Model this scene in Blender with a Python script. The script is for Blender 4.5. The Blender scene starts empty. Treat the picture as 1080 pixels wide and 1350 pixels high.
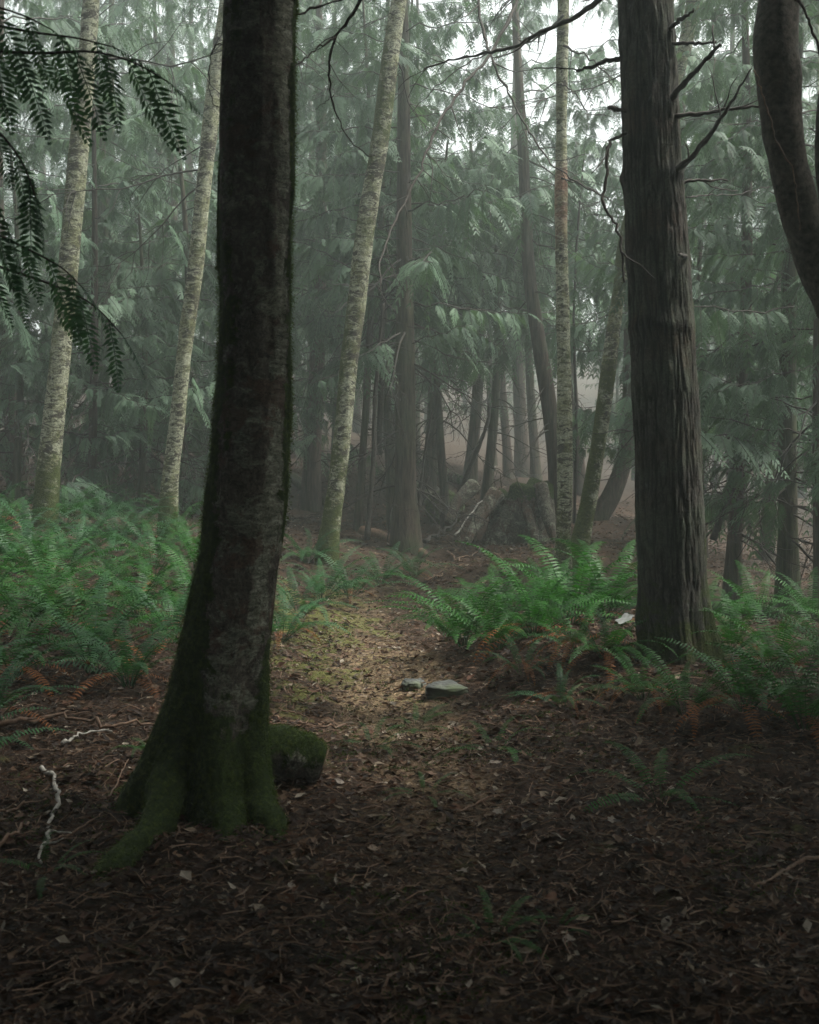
import bpy, math, random
import numpy as np
from mathutils import Vector, Matrix, Euler

random.seed(7)
RNG = np.random.default_rng(11)
SC = bpy.context.scene
COL = SC.collection
R = math.radians

# ------------------------------------------------------------------ camera
F = 1500.0                      # focal length in photo pixels (photo is 1080 x 1350)
CAMZ = 1.5
PITCH = math.atan(55 / F)       # horizon sits a little above the middle
cam = bpy.data.cameras.new('camera')
cam.sensor_fit = 'VERTICAL'; cam.sensor_height = 31.5; cam.lens = 35.0
cam.clip_start = 0.05; cam.clip_end = 600
cam.dof.use_dof = True; cam.dof.focus_distance = 13.0; cam.dof.aperture_fstop = 5.0
camo = bpy.data.objects.new('camera', cam)
camo.location = (0, 0, CAMZ); camo.rotation_euler = (R(90) - PITCH, 0, 0)
COL.objects.link(camo); SC.camera = camo

# ------------------------------------------------------------------ sky, sun, exposure
SUN_EL, SUN_AZ = 63.0, 86.0
w = bpy.data.worlds.new('World'); SC.world = w; w.use_nodes = True
nt = w.node_tree; nt.nodes.clear()
sky = nt.nodes.new('ShaderNodeTexSky'); sky.sky_type = 'NISHITA'; sky.sun_disc = False
sky.sun_elevation = R(SUN_EL); sky.sun_rotation = R(SUN_AZ); sky.air_density = 1.0; sky.dust_density = 5.0
hs = nt.nodes.new('ShaderNodeHueSaturation'); hs.inputs['Saturation'].default_value = 0.16
bg = nt.nodes.new('ShaderNodeBackground'); bg.inputs['Strength'].default_value = 0.15
wo = nt.nodes.new('ShaderNodeOutputWorld')
nt.links.new(sky.outputs[0], hs.inputs['Color']); nt.links.new(hs.outputs[0], bg.inputs['Color'])
nt.links.new(bg.outputs[0], wo.inputs[0])
sun = bpy.data.lights.new('sun', 'SUN'); sun.energy = 4.0; sun.angle = R(6); sun.color = (1.0, 0.96, 0.88)
suno = bpy.data.objects.new('sun', sun); suno.rotation_euler = (R(-(90 - SUN_EL)), 0, R(-SUN_AZ))
suno.location = (0, 0, 40); COL.objects.link(suno)
SC.view_settings.view_transform = 'Standard'; SC.view_settings.look = 'None'
SC.view_settings.exposure = 1.4; SC.view_settings.gamma = 1.0; SC.view_settings.use_curve_mapping = False
HAZE_DENSITY = 0.0058
cy = SC.cycles
cy.max_bounces = 4; cy.diffuse_bounces = 2; cy.glossy_bounces = 1; cy.transmission_bounces = 2
cy.volume_bounces = 1; cy.transparent_max_bounces = 8; cy.use_denoising = True
cy.sample_clamp_indirect = 4.0; cy.caustics_reflective = False; cy.caustics_refractive = False

# ------------------------------------------------------------------ helpers
def px(x, y, Y):
    """point at depth Y seen at photo pixel (x, y)"""
    u = (x - 540) / F; v = (675 - y) / F
    dy = math.cos(PITCH) + v * math.sin(PITCH)
    dz = -math.sin(PITCH) + v * math.cos(PITCH)
    t = Y / dy
    return np.array([u * t, Y, CAMZ + dz * t])

def _hash(ix, iy, iz):
    h = (ix * 374761393 + iy * 668265263 + iz * 2147483647 + 1013904223) & 0xFFFFFFFF
    h = ((h ^ (h >> 13)) * 1274126177) & 0xFFFFFFFF
    h = ((h ^ (h >> 16)) * 2246822519) & 0xFFFFFFFF
    return ((h ^ (h >> 15)) & 0xFFFFFF) / float(0xFFFFFF)

def vnoise(P):
    P = np.asarray(P, float); I = np.floor(P).astype(np.int64); f = P - I
    f = f * f * (3 - 2 * f)
    x, y, z = I[..., 0], I[..., 1], I[..., 2]
    fx, fy, fz = f[..., 0], f[..., 1], f[..., 2]
    def L(a, b, t): return a + (b - a) * t
    c = [[[_hash(x + i, y + j, z + k) for k in (0, 1)] for j in (0, 1)] for i in (0, 1)]
    r = L(L(L(c[0][0][0], c[1][0][0], fx), L(c[0][1][0], c[1][1][0], fx), fy),
          L(L(c[0][0][1], c[1][0][1], fx), L(c[0][1][1], c[1][1][1], fx), fy), fz)
    return r * 2 - 1

def fbm(P, octaves=4, gain=0.5, off=0.0):
    P = np.asarray(P, float) + off; a, s, t = 1.0, 0.0, 0.0
    for _ in range(octaves):
        s = s + a * vnoise(P); t += a; a *= gain; P = P * 2.03 + 17.3
    return s / t

def sstep(a, b, x):
    t = np.clip((x - a) / (b - a), 0, 1); return t * t * (3 - 2 * t)

def mesh(name, V, Q=None, T=None, mats=(), smooth=False, cols=None, midx=None):
    """verts, quads, tris as arrays -> mesh; cols: dict name -> per-vertex rgb or value"""
    V = np.asarray(V, np.float32).reshape(-1, 3)
    Q = np.zeros((0, 4), np.int32) if Q is None else np.asarray(Q, np.int32).reshape(-1, 4)
    T = np.zeros((0, 3), np.int32) if T is None else np.asarray(T, np.int32).reshape(-1, 3)
    me = bpy.data.meshes.new(name)
    me.vertices.add(len(V)); me.vertices.foreach_set('co', V.ravel())
    nl = Q.size + T.size; me.loops.add(nl)
    me.loops.foreach_set('vertex_index', np.concatenate([Q.ravel(), T.ravel()]).astype(np.int32))
    nf = len(Q) + len(T); me.polygons.add(nf)
    st = np.concatenate([np.arange(len(Q)) * 4, len(Q) * 4 + np.arange(len(T)) * 3]).astype(np.int32)
    me.polygons.foreach_set('loop_start', st)
    for m in mats: me.materials.append(m)
    if midx is not None: me.polygons.foreach_set('material_index', np.asarray(midx, np.int32))
    me.polygons.foreach_set('use_smooth', np.full(nf, smooth, bool))
    me.update(calc_edges=True)
    for k, c in (cols or {}).items():
        c = np.asarray(c, np.float32)
        at = me.color_attributes.new(k, 'FLOAT_COLOR', 'POINT')
        full = np.ones((len(V), 4), np.float32)
        full[:, :3] = c if c.ndim == 2 else c[:, None]
        at.data.foreach_set('color', full.ravel())
    return me

def link(name, me, parent=None, loc=None, rot=None, scale=None):
    o = bpy.data.objects.new(name, me); COL.objects.link(o)
    if parent is not None: o.parent = parent
    if loc is not None: o.location = [float(a) for a in loc]
    if rot is not None: o.rotation_euler = rot
    if scale is not None: o.scale = (scale,) * 3 if isinstance(scale, (int, float)) else scale
    return o

def tag(o, label=None, cat=None, group=None, kind=None):
    if label: o['label'] = label
    if cat: o['category'] = cat
    if group: o['group'] = group
    if kind: o['kind'] = kind
    return o

def thing(name, label, cat, loc=(0, 0, 0), group=None, rz=0.0):
    return tag(link(name, None, None, loc, (0, 0, rz)), label, cat, group)

class MB:
    """collects several arrays of vertices and faces for ONE mesh"""
    def __init__(s): s.V = []; s.Q = []; s.T = []; s.C = []; s.n = 0
    def add(s, V, Q=None, T=None, C=None):
        V = np.asarray(V, float).reshape(-1, 3)
        s.V.append(V)
        if Q is not None and len(Q): s.Q.append(np.asarray(Q).reshape(-1, 4) + s.n)
        if T is not None and len(T): s.T.append(np.asarray(T).reshape(-1, 3) + s.n)
        if C is None: C = np.ones(len(V))
        C = np.asarray(C, float)
        if C.ndim == 0: C = np.full(len(V), float(C))
        s.C.append(C); s.n += len(V)
    def mesh(s, name, mats, smooth=False, attr='tone'):
        return mesh(name, np.concatenate(s.V), np.concatenate(s.Q) if s.Q else None,
                    np.concatenate(s.T) if s.T else None, mats, smooth, {attr: np.concatenate(s.C)})

def catmull(P, n):
    """resample polyline rows (any columns) smoothly to n samples, even in length of the first three columns"""
    P = np.asarray(P, float)
    if len(P) < 3:
        t = np.linspace(0, 1, n)[:, None]; return P[0] * (1 - t) + P[-1] * t
    E = np.vstack([2 * P[0] - P[1], P, 2 * P[-1] - P[-2]])
    out = []
    for i in range(len(P) - 1):
        a, b, c, d = E[i:i + 4]; t = np.linspace(0, 1, 24, endpoint=False)[:, None]
        out.append(.5 * ((2 * b) + (-a + c) * t + (2 * a - 5 * b + 4 * c - d) * t ** 2 + (-a + 3 * b - 3 * c + d) * t ** 3))
    out = np.vstack(out + [P[-1:]])
    s = np.concatenate([[0], np.cumsum(np.linalg.norm(np.diff(out[:, :3], axis=0), axis=1))])
    q = np.linspace(0, s[-1], n)
    return np.stack([np.interp(q, s, out[:, k]) for k in range(P.shape[1])], 1)

def tube(P, rad, nseg=8, disp=None, cap=True, upish=False):
    """swept tube along P (n,3) with radii; returns V, Q, T, theta, ring normals"""
    P = np.asarray(P, float); n = len(P); rad = np.broadcast_to(np.asarray(rad, float), (n,))
    D = np.gradient(P, axis=0); D /= np.linalg.norm(D, axis=1)[:, None] + 1e-9
    if upish:                                  # rings kept nearly level, seam-free frame
        X = np.tile([1.0, 0, 0], (n, 1)); X -= D * (X * D).sum(1)[:, None]
    else:
        X = np.zeros_like(D); a = np.array([0, 0, 1.0]) if abs(D[0, 2]) < .9 else np.array([1.0, 0, 0])
        x = np.cross(a, D[0]); x /= np.linalg.norm(x)
        for i in range(n):
            x = x - D[i] * (x @ D[i]); x /= np.linalg.norm(x) + 1e-9; X[i] = x
    X /= np.linalg.norm(X, axis=1)[:, None] + 1e-9
    Yv = np.cross(D, X)
    th = np.linspace(0, 2 * math.pi, nseg, endpoint=False)
    c, s = np.cos(th), np.sin(th)
    Nn = X[:, None] * c[None, :, None] + Yv[:, None] * s[None, :, None]
    rr = np.repeat(rad[:, None], nseg, 1)
    if disp is not None:
        base = P[:, None] + Nn * rr[..., None]
        rr = rr + disp(base, Nn, th[None, :].repeat(n, 0))
    V = P[:, None] + Nn * rr[..., None]
    i = np.arange(n - 1)[:, None] * nseg; j = np.arange(nseg)[None]; j2 = (j + 1) % nseg
    Q = np.stack([i + j, i + j2, i + nseg + j2, i + nseg + j], -1).reshape(-1, 4)
    V = V.reshape(-1, 3); T = []
    if cap:
        V = np.vstack([V, P[0], P[-1]]); a, b = n * nseg, n * nseg + 1
        k = np.arange(nseg); k2 = (k + 1) % nseg
        T = np.vstack([np.stack([k2, k, np.full(nseg, a)], 1), np.stack([(n - 1) * nseg + k, (n - 1) * nseg + k2, np.full(nseg, b)], 1)])
    return V, Q, T, Nn.reshape(-1, 3)

def norm(a): return a / (np.linalg.norm(a, axis=-1, keepdims=True) + 1e-9)

# ------------------------------------------------------------------ materials
class NT:
    def __init__(s, name):
        s.m = bpy.data.materials.new(name); s.m.use_nodes = True; s.t = s.m.node_tree; s.t.nodes.clear()
        s.out = s.t.nodes.new('ShaderNodeOutputMaterial')
    def n(s, typ, ins=None, **kw):
        nd = s.t.nodes.new('ShaderNode' + typ)
        for k, v in kw.items(): setattr(nd, k, v)
        for k, v in (ins or {}).items():
            if hasattr(v, 'is_output') or isinstance(v, bpy.types.NodeSocket): s.t.links.new(v, nd.inputs[k])
            else: nd.inputs[k].default_value = v
        return nd
    def l(s, a, b): s.t.links.new(a, b)
    def coord(s, scale=(1, 1, 1), kind='Object'):
        tc = s.n('TexCoord'); mp = s.n('Mapping', {'Vector': tc.outputs[kind], 'Scale': scale}); return mp.outputs[0]
    def noise(s, vec, scale, detail=4, rough=.55, dist=0.0):
        return s.n('TexNoise', {'Vector': vec, 'Scale': scale, 'Detail': detail, 'Roughness': rough, 'Distortion': dist}).outputs[0]
    def ramp(s, fac, stops):
        r = s.n('ValToRGB', {'Fac': fac}); e = r.color_ramp.elements
        while len(e) < len(stops): e.new(.5)
        for el, (p, c) in zip(e, stops):
            el.position = p; el.color = (c, c, c, 1) if isinstance(c, (int, float)) else (*c, 1)
        return r.outputs[0]
    def mix(s, fac, a, b, bt='MIX'):
        m = s.n('Mix', data_type='RGBA', blend_type=bt)
        for sock, v in ((m.inputs[0], fac), (m.inputs[6], a), (m.inputs[7], b)):
            if isinstance(v, bpy.types.NodeSocket): s.l(v, sock)
            else: sock.default_value = v if isinstance(v, (int, float)) else (*v, 1)
        return m.outputs[2]
    def math(s, op, a, b=0.0):
        m = s.n('Math', operation=op)
        for i, v in enumerate((a, b)):
            if isinstance(v, bpy.types.NodeSocket): s.l(v, m.inputs[i])
            else: m.inputs[i].default_value = v
        return m.outputs[0]
    def attr(s, name, out='Color'): return s.n('Attribute', attribute_name=name).outputs[out]
    def bump(s, h, strength=.5, dist=.02, normal=None):
        b = s.n('Bump', {'Height': h, 'Strength': strength, 'Distance': dist})
        if normal: s.l(normal, b.inputs['Normal'])
        return b.outputs[0]
    def principled(s, col, rough=.8, normal=None, spec=.3):
        p = s.n('BsdfPrincipled')
        for k, v in (('Base Color', col), ('Roughness', rough), ('Specular IOR Level', spec)):
            if isinstance(v, bpy.types.NodeSocket): s.l(v, p.inputs[k])
            else: p.inputs[k].default_value = (*v, 1) if isinstance(v, tuple) else v
        if normal: s.l(normal, p.inputs['Normal'])
        return p.outputs[0]
    def done(s, sh): s.l(sh, s.out.inputs[0]); return s.m

def leaf_mat(name, dark, light, rough=.5, spec=.35, trans=.3, attr='tone'):
    """two-sided leaf: colour runs dark..light by the leaf's own tone and by the individual plant"""
    t = NT(name)
    tone = t.attr(attr, 'Fac'); oi = t.n('ObjectInfo').outputs['Random']
    nz = t.noise(t.coord(), 2.3, 3)
    f = t.math('ADD', t.math('MULTIPLY', tone, .62), t.math('ADD', t.math('MULTIPLY', oi, .28), t.math('MULTIPLY', t.math('SUBTRACT', nz, .5), .5)))
    col = t.ramp(f, [(.05, dark), (.95, light)])
    p = t.principled(col, rough, spec=spec)
    tr = t.n('BsdfTranslucent', {'Color': t.mix(1.0, col, (1.0, 1.15, .6), 'MULTIPLY')}).outputs[0]
    return t.done(t.n('MixShader', {0: trans, 1: p, 2: tr}).outputs[0])

M = {}
M['cedar_leaf'] = leaf_mat('cedar_leaf', (.012, .036, .022), (.125, .205, .122), .6, .25, .3)
M['hemlock_leaf'] = leaf_mat('hemlock_leaf', (.010, .032, .020), (.075, .150, .085), .55, .2, .35)
M['fern'] = leaf_mat('fern_leaf', (.004, .022, .005), (.028, .115, .014), .5, .15, .35)
M['fern_blue'] = leaf_mat('fern_leaf_blue', (.008, .030, .014), (.030, .104, .028), .5, .18, .35)
M['fern_dead'] = leaf_mat('dead_fern_leaf', (.050, .018, .007), (.260, .095, .026), .75, .2, .3)
M['moss'] = leaf_mat('moss_tufts', (.012, .026, .006), (.080, .120, .022), .9, .1, .2)
M['litter'] = None

def bark_smooth():          # foreground mossy trunk; attribute 'moss' says how mossy, 'red' where lichen and painted side light show pale
    t = NT('mossy_bark'); v = t.coord(); vs = t.coord((1, 1, .75)); vh = t.coord((1, 1, 2.6))
    n1 = t.noise(v, 4.5, 10, .72, 1.0); n2 = t.noise(vs, 26, 10, .78, .8); n3 = t.noise(vh, 17, 9, .75, .6); sp = t.noise(v, 90, 5, .75)
    base = t.ramp(n2, [(.34, (.026, .023, .018)), (.50, (.105, .092, .072)), (.64, (.235, .215, .170))])
    lich_lit = t.math('MAXIMUM', t.ramp(n1, [(.51, 0.0), (.55, .85)]), t.ramp(t.math('ADD', t.attr('red', 'Fac'), t.math('MULTIPLY', t.math('SUBTRACT', n1, .5), 1.6)), [(.44, 0.0), (.56, 1.0)]))
    base = t.mix(lich_lit, base, t.ramp(n3, [(.34, (.075, .080, .058)), (.5, (.21, .215, .160)), (.66, (.46, .47, .37))]))
    red = t.ramp(t.noise(v, 3.1, 8, .7, .6), [(.53, 0.0), (.57, .75)])
    base = t.mix(red, base, t.ramp(n2, [(.34, (.034, .018, .012)), (.66, (.160, .092, .064))]))
    base = t.mix(t.ramp(sp, [(.36, .8), (.46, 0.0)]), base, (.012, .010, .008))
    crack = t.ramp(t.noise(t.coord((1, 1, 3.4)), 4.5, 8, .65, 1.8), [(.482, 0.0), (.495, 1.0), (.508, 0.0)])
    base = t.mix(t.math('MULTIPLY', crack, .85), base, (.006, .005, .004))
    mn = t.noise(v, 38, 9, .78)
    mc = t.ramp(mn, [(.30, (.008, .018, .003)), (.5, (.030, .052, .009)), (.70, (.100, .138, .024))])
    mf = t.ramp(t.math('ADD', t.attr('moss', 'Fac'), t.math('MULTIPLY', t.math('SUBTRACT', t.noise(v, 10, 9, .78, .5), .5), 1.9)), [(.46, 0.0), (.56, 1.0)])
    col = t.mix(mf, base, mc)
    h = t.math('ADD', t.math('MULTIPLY', n3, .6), t.math('ADD', t.math('MULTIPLY', n2, .9), t.math('SUBTRACT', t.math('MULTIPLY', t.math('MULTIPLY', mn, mf), 1.5), t.math('MULTIPLY', crack, .5))))
    return t.done(t.principled(col, .85, t.bump(h, 1.0, .045), .15))
def bark_fir():
    t = NT('fir_bark'); v = t.coord((1, 1, .42)); w_ = t.coord()
    n = t.noise(v, 38, 10, .76, 1.4); big = t.noise(w_, 2.6, 6, .65, .6); fine = t.noise(w_, 70, 5, .7)
    col = t.ramp(n, [(.30, (.009, .009, .008)), (.46, (.040, .037, .031)), (.66, (.105, .098, .083))])
    col = t.mix(t.ramp(big, [(.44, 0.0), (.60, .75)]), col, t.ramp(fine, [(.3, (.026, .033, .022)), (.7, (.125, .145, .102))]))
    col = t.mix(t.ramp(t.noise(w_, 1.7, 5, .6), [(.52, 0.0), (.64, .6)]), col, t.ramp(fine, [(.3, (.030, .017, .012)), (.7, (.105, .060, .042))]))
    col = t.mix(t.attr('moss', 'Fac'), col, (.007, .006, .005))  # on the fir 'moss' marks furrows and knots, which are drawn near black
    col = t.mix(t.ramp(t.math('ADD', t.attr('red', 'Fac'), t.math('MULTIPLY', t.math('SUBTRACT', t.noise(w_, 8, 6, .7), .5), 1.4)), [(.45, 0.0), (.65, .85)]), col, t.ramp(fine, [(.3, (.012, .022, .005)), (.7, (.060, .080, .018))]))
    return t.done(t.principled(col, .9, t.bump(t.math('ADD', n, t.math('MULTIPLY', fine, .3)), 1.0, .03), .15))
def bark_alder():
    t = NT('alder_bark'); v = t.coord((1, 1, 2.4)); w_ = t.coord()
    n = t.noise(v, 8, 10, .74, 1.1); m = t.noise(w_, 42, 6, .75, .5); big = t.noise(w_, 1.6, 5, .6)
    pale = t.ramp(m, [(.30, (.10, .105, .075)), (.50, (.30, .31, .22)), (.72, (.58, .59, .46))])
    dark = t.ramp(m, [(.3, (.022, .019, .015)), (.7, (.085, .074, .056))])
    k = t.math('ADD', n, t.math('MULTIPLY', t.math('SUBTRACT', big, .5), .5))
    col = t.mix(t.ramp(k, [(.46, 1.0), (.52, 0.0)]), pale, dark)
    yel = t.ramp(t.noise(w_, 7, 7, .7, .5), [(.46, 0.0), (.64, .75)])
    col = t.mix(yel, col, t.ramp(m, [(.3, (.05, .055, .022)), (.7, (.30, .32, .15))]))
    red = t.attr('red', 'Fac'); col = t.mix(t.math('MULTIPLY', red, .85), col, t.ramp(m, [(.3, (.16, .070, .045)), (.7, (.50, .27, .18))]))
    lent = t.ramp(t.noise(t.coord((1, 1, 9)), 7, 4, .6), [(.60, 0.0), (.66, .6)]); col = t.mix(lent, col, (.018, .015, .012))
    mf = t.ramp(t.math('ADD', t.attr('moss', 'Fac'), t.math('MULTIPLY', t.math('SUBTRACT', t.noise(w_, 9, 7, .72), .5), 1.5)), [(.42, 0.0), (.66, .95)])
    col = t.mix(mf, col, t.ramp(m, [(.3, (.016, .026, .005)), (.7, (.080, .100, .020))]))
    return t.done(t.principled(col, .85, t.bump(t.math('ADD', n, m), 1.0, .03), .15))
def bark_cedar(name='cedar_bark', k=1.0):
    t = NT(name); v = t.coord((1, 1, .12)); w_ = t.coord()
    n = t.noise(v, 26, 6, .65, .3); big = t.noise(w_, 1.2, 4); oi = t.n('ObjectInfo').outputs['Random']
    c1 = t.ramp(n, [(.3, (.014 * k, .011 * k, .009 * k)), (.7, (.085 * k, .064 * k, .050 * k))])
    c2 = t.ramp(n, [(.3, (.016 * k, .020 * k, .010 * k)), (.7, (.075 * k, .085 * k, .048 * k))])
    col = t.mix(t.ramp(t.math('ADD', big, t.math('MULTIPLY', t.math('SUBTRACT', oi, .5), .3)), [(.45, 0.0), (.6, .8)]), c1, c2)
    return t.done(t.principled(col, .9, t.bump(n, .9, .02), .12))
def twig_mat(name, a, b, rough=.8):
    t = NT(name); n = t.noise(t.coord(), 30, 5, .6)
    return t.done(t.principled(t.ramp(n, [(.3, a), (.7, b)]), rough, t.bump(n, .6, .01), .2))
M['bark_moss'] = bark_smooth(); M['bark_fir'] = bark_fir(); M['bark_alder'] = bark_alder()
M['bark_cedar'] = bark_cedar()
M['bark_dark'] = twig_mat('dark_smooth_bark', (.008, .007, .006), (.095, .084, .066))
M['twig'] = twig_mat('dark_twig', (.012, .010, .008), (.050, .042, .034))
M['twig_brown'] = twig_mat('brown_twig', (.050, .030, .020), (.150, .095, .062))
M['twig_pale'] = twig_mat('bleached_wood', (.10, .095, .080), (.34, .32, .28))
M['wood_cut'] = twig_mat('cut_wood', (.060, .040, .025), (.17, .12, .08))

def rock_mat():
    t = NT('stone'); n = t.noise(t.coord(), 6, 7, .6)
    c = t.ramp(n, [(.3, (.018, .019, .017)), (.7, (.085, .090, .082))])
    c = t.mix(t.ramp(t.noise(t.coord(), 3, 4), [(.5, 0.0), (.66, .7)]), c, (.05, .07, .02))
    return t.done(t.principled(c, .75, t.bump(n, .7, .03), .3))
M['stone'] = rock_mat()
def moss_rock():
    t = NT('mossy_stone'); n = t.noise(t.coord(), 12, 7, .7)
    c = t.ramp(n, [(.3, (.016, .028, .008)), (.7, (.075, .105, .026))])
    c = t.mix(t.ramp(t.noise(t.coord(), 4, 4), [(.52, 0.0), (.6, .9)]), c, t.ramp(n, [(.3, (.02, .016, .012)), (.7, (.08, .064, .048))]))
    return t.done(t.principled(c, .9, t.bump(n, 1.0, .04), .1))
M['moss_rock'] = moss_rock()

def litter_mat():
    t = NT('dead_leaf'); n = t.noise(t.coord(), 60, 3)
    col = t.mix(t.ramp(n, [(.3, 0.0), (.7, .35)]), t.attr('tint', 'Color'), (.020, .013, .009))
    p = t.principled(col, .7, spec=.15)
    tr = t.n('BsdfTranslucent', {'Color': col}).outputs[0]
    return t.done(t.n('MixShader', {0: .15, 1: p, 2: tr}).outputs[0])
M['litter'] = litter_mat()
def ground_mat():
    t = NT('forest_floor'); v = t.coord()
    n1 = t.noise(v, 34, 6, .7, .5); n2 = t.noise(v, 3.2, 5, .6); n3 = t.noise(v, 9, 5, .65)
    soil = t.ramp(n1, [(.28, (.007, .005, .004)), (.5, (.024, .016, .011)), (.72, (.070, .044, .030))])
    soil = t.mix(t.ramp(n3, [(.48, 0.0), (.62, .55)]), soil, t.ramp(n1, [(.3, (.018, .010, .006)), (.7, (.085, .046, .026))]))
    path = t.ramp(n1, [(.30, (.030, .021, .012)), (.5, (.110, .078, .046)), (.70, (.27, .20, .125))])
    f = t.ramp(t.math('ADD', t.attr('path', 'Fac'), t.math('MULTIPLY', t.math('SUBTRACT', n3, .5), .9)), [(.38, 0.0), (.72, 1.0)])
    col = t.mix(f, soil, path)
    mf = t.ramp(t.math('ADD', t.attr('mossy', 'Fac'), t.math('MULTIPLY', t.math('SUBTRACT', n2, .5), 1.4)), [(.50, 0.0), (.66, .75)])
    col = t.mix(mf, col, t.ramp(n1, [(.3, (.022, .028, .007)), (.7, (.120, .125, .035))]))
    return t.done(t.principled(col, .88, t.bump(n1, .9, .03), .08))
M['ground'] = ground_mat()

# ------------------------------------------------------------------ ground shape
_ctl = []
def _c(x, y, Y, dz=0.0): p = px(x, y, Y); _ctl.append((p[0], p[1], p[2] + dz))
def _w(x, y, z): _ctl.append((x, y, z))
for x, y, z in ((0, -8, 0), (-6, -4, .1), (6, -4, .1), (0, 0, 0), (-1.2, 2.5, 0), (1.2, 2.5, .02), (0, 4, 0), (0, 6, 0), (-.4, 8, 0), (-.4, 10, 0), (-.3, 12, .02),
                (-1.2, 5, .03), (-2.4, 5.5, .08), (-3, 8, .22), (-3, 11, .45), (-5, 11, .7), (-5.5, 15.5, 1.0), (-3.6, 16, .85), (-9, 14, 1.3), (-5, 6, .25), (-4, 2, .1),
                (-1.5, 8, .08), (-1.6, 11, .2), (.55, 7.2, .04), (1.3, 7.6, .27), (2.0, 7.6, .30), (3.2, 7.5, .2), (1.1, 9.6, .2), (2, 10, .2), (3.6, 5, .12), (1.6, 5, .03), (2.4, 3, .05),
                (6, 9, .1), (5, 14, -.05), (6, 20, -.05), (10, 15, 0), (12, 26, .2), (3, 14, 0), (1.2, 12.5, .02)):
    _w(x, y, z)
_c(440, 722, 15); _c(540, 727, 17); _c(600, 745, 16); _c(660, 712, 19); _c(742, 735, 14.5); _c(775, 725, 15); _c(410, 672, 22); _c(430, 604, 27)
_c(330, 600, 26); _c(540, 610, 27); _c(620, 618, 30); _c(700, 640, 30); _c(800, 655, 28); _c(650, 596, 42); _c(450, 575, 40); _c(200, 590, 34); _c(900, 640, 45); _c(830, 690, 20)
_c(50, 570, 34)
for a in range(0, 360, 30): _w(95 * math.sin(R(a)), 95 * math.cos(R(a)), 11.0 if math.cos(R(a)) > .3 else 1.0)
_ctl = np.array(_ctl)
def _kern(r): return -np.sqrt(r * r + 1.2)
_A = _kern(np.linalg.norm(_ctl[:, None, :2] - _ctl[None, :, :2], axis=2)) + 0.02 * np.eye(len(_ctl)) * -1
_W = np.linalg.solve(np.block([[_A, np.ones((len(_ctl), 1))], [np.ones((1, len(_ctl))), np.zeros((1, 1))]]), np.append(_ctl[:, 2], 0))
def G0(x, y):
    x = np.asarray(x, float); y = np.asarray(y, float); sh = x.shape; x = x.ravel(); y = y.ravel(); out = np.empty(len(x))
    for i in range(0, len(x), 20000):
        r = np.hypot(x[i:i + 20000, None] - _ctl[:, 0], y[i:i + 20000, None] - _ctl[:, 1])
        out[i:i + 20000] = _kern(r) @ _W[:-1] + _W[-1]
    return out.reshape(sh)
PATH = np.array([(.25, -3), (.15, 2), (.12, 4), (.05, 5.5), (-.08, 7), (-.25, 9), (-.42, 11), (-.55, 12.6), (-.2, 13.8)])
_PC = catmull(np.c_[PATH, np.zeros(len(PATH))], 120)[:, :2]
def path_mask(x, y):
    x = np.asarray(x, float); y = np.asarray(y, float)
    d = np.full(x.shape, 99.0)
    for q in _PC: d = np.minimum(d, np.hypot(x - q[0], y - q[1]))
    return 1 - sstep(.15, .75, d)
def G(x, y):
    x = np.asarray(x, float); y = np.asarray(y, float)
    P = np.stack([x, y, np.zeros_like(x)], -1)
    pm = path_mask(x, y)
    return G0(x, y) + (1 - .6 * pm) * (.060 * fbm(P * .9, 3) + .045 * fbm(P * 4.0, 3, off=5.0)) + .022 * fbm(P * 13, 2, off=9.0) - .05 * pm
def g(x, y): return float(G(np.array([x]), np.array([y]))[0])

def axis(segs):
    out = []
    for a, b, n in segs: out.append(np.linspace(a, b, n, endpoint=False))
    return np.append(np.concatenate(out), segs[-1][1])
XS = axis([(-110, -20, 18), (-20, -7, 30), (-7, -2.6, 60), (-2.6, 2.6, 150), (2.6, 7, 60), (7, 20, 30), (20, 110, 18)])
YS = axis([(-60, -6, 10), (-6, 1.8, 30), (1.8, 8, 190), (8, 16, 130), (16, 30, 90), (30, 60, 40), (60, 130, 16)])
gx, gy = np.meshgrid(XS, YS); gz = G(gx, gy)
pmv = path_mask(gx, gy)
P3 = np.stack([gx, gy, np.zeros_like(gx)], -1)
mossy = .34 + .27 * np.exp(-((gx + .75) ** 2 / .35 + (gy - 9.5) ** 2 / 8)) + .25 * np.exp(-((gx + 1.0) ** 2 / .5 + (gy - 11.5) ** 2 / 2)) - .12 * sstep(14, 18, gy) + .12 * sstep(30, 42, gy)
# trodden strip, pale where leaves are kicked off; shade painted in near the camera
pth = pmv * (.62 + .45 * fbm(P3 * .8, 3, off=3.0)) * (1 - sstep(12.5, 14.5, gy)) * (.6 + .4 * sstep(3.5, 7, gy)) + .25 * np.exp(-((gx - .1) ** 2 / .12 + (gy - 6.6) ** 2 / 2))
nx, ny = len(XS), len(YS)
idx = np.arange(nx * ny).reshape(ny, nx)
Q = np.stack([idx[:-1, :-1], idx[:-1, 1:], idx[1:, 1:], idx[1:, :-1]], -1).reshape(-1, 4)
V = np.stack([gx, gy, gz], -1).reshape(-1, 3)
inpath = (pmv.ravel()[Q].mean(1) > .35) & (V[Q][:, :, 1].mean(1) > -2) & (V[Q][:, :, 1].mean(1) < 13.4)
def submesh(name, sel, label):
    q = Q[sel]; u, inv = np.unique(q, return_inverse=True)
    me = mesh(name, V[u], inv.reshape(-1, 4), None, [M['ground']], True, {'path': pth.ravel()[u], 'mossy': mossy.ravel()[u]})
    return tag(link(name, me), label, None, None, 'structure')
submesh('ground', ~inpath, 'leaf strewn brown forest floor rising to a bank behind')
submesh('path', inpath, 'narrow trodden earth path running into the woods')

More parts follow.
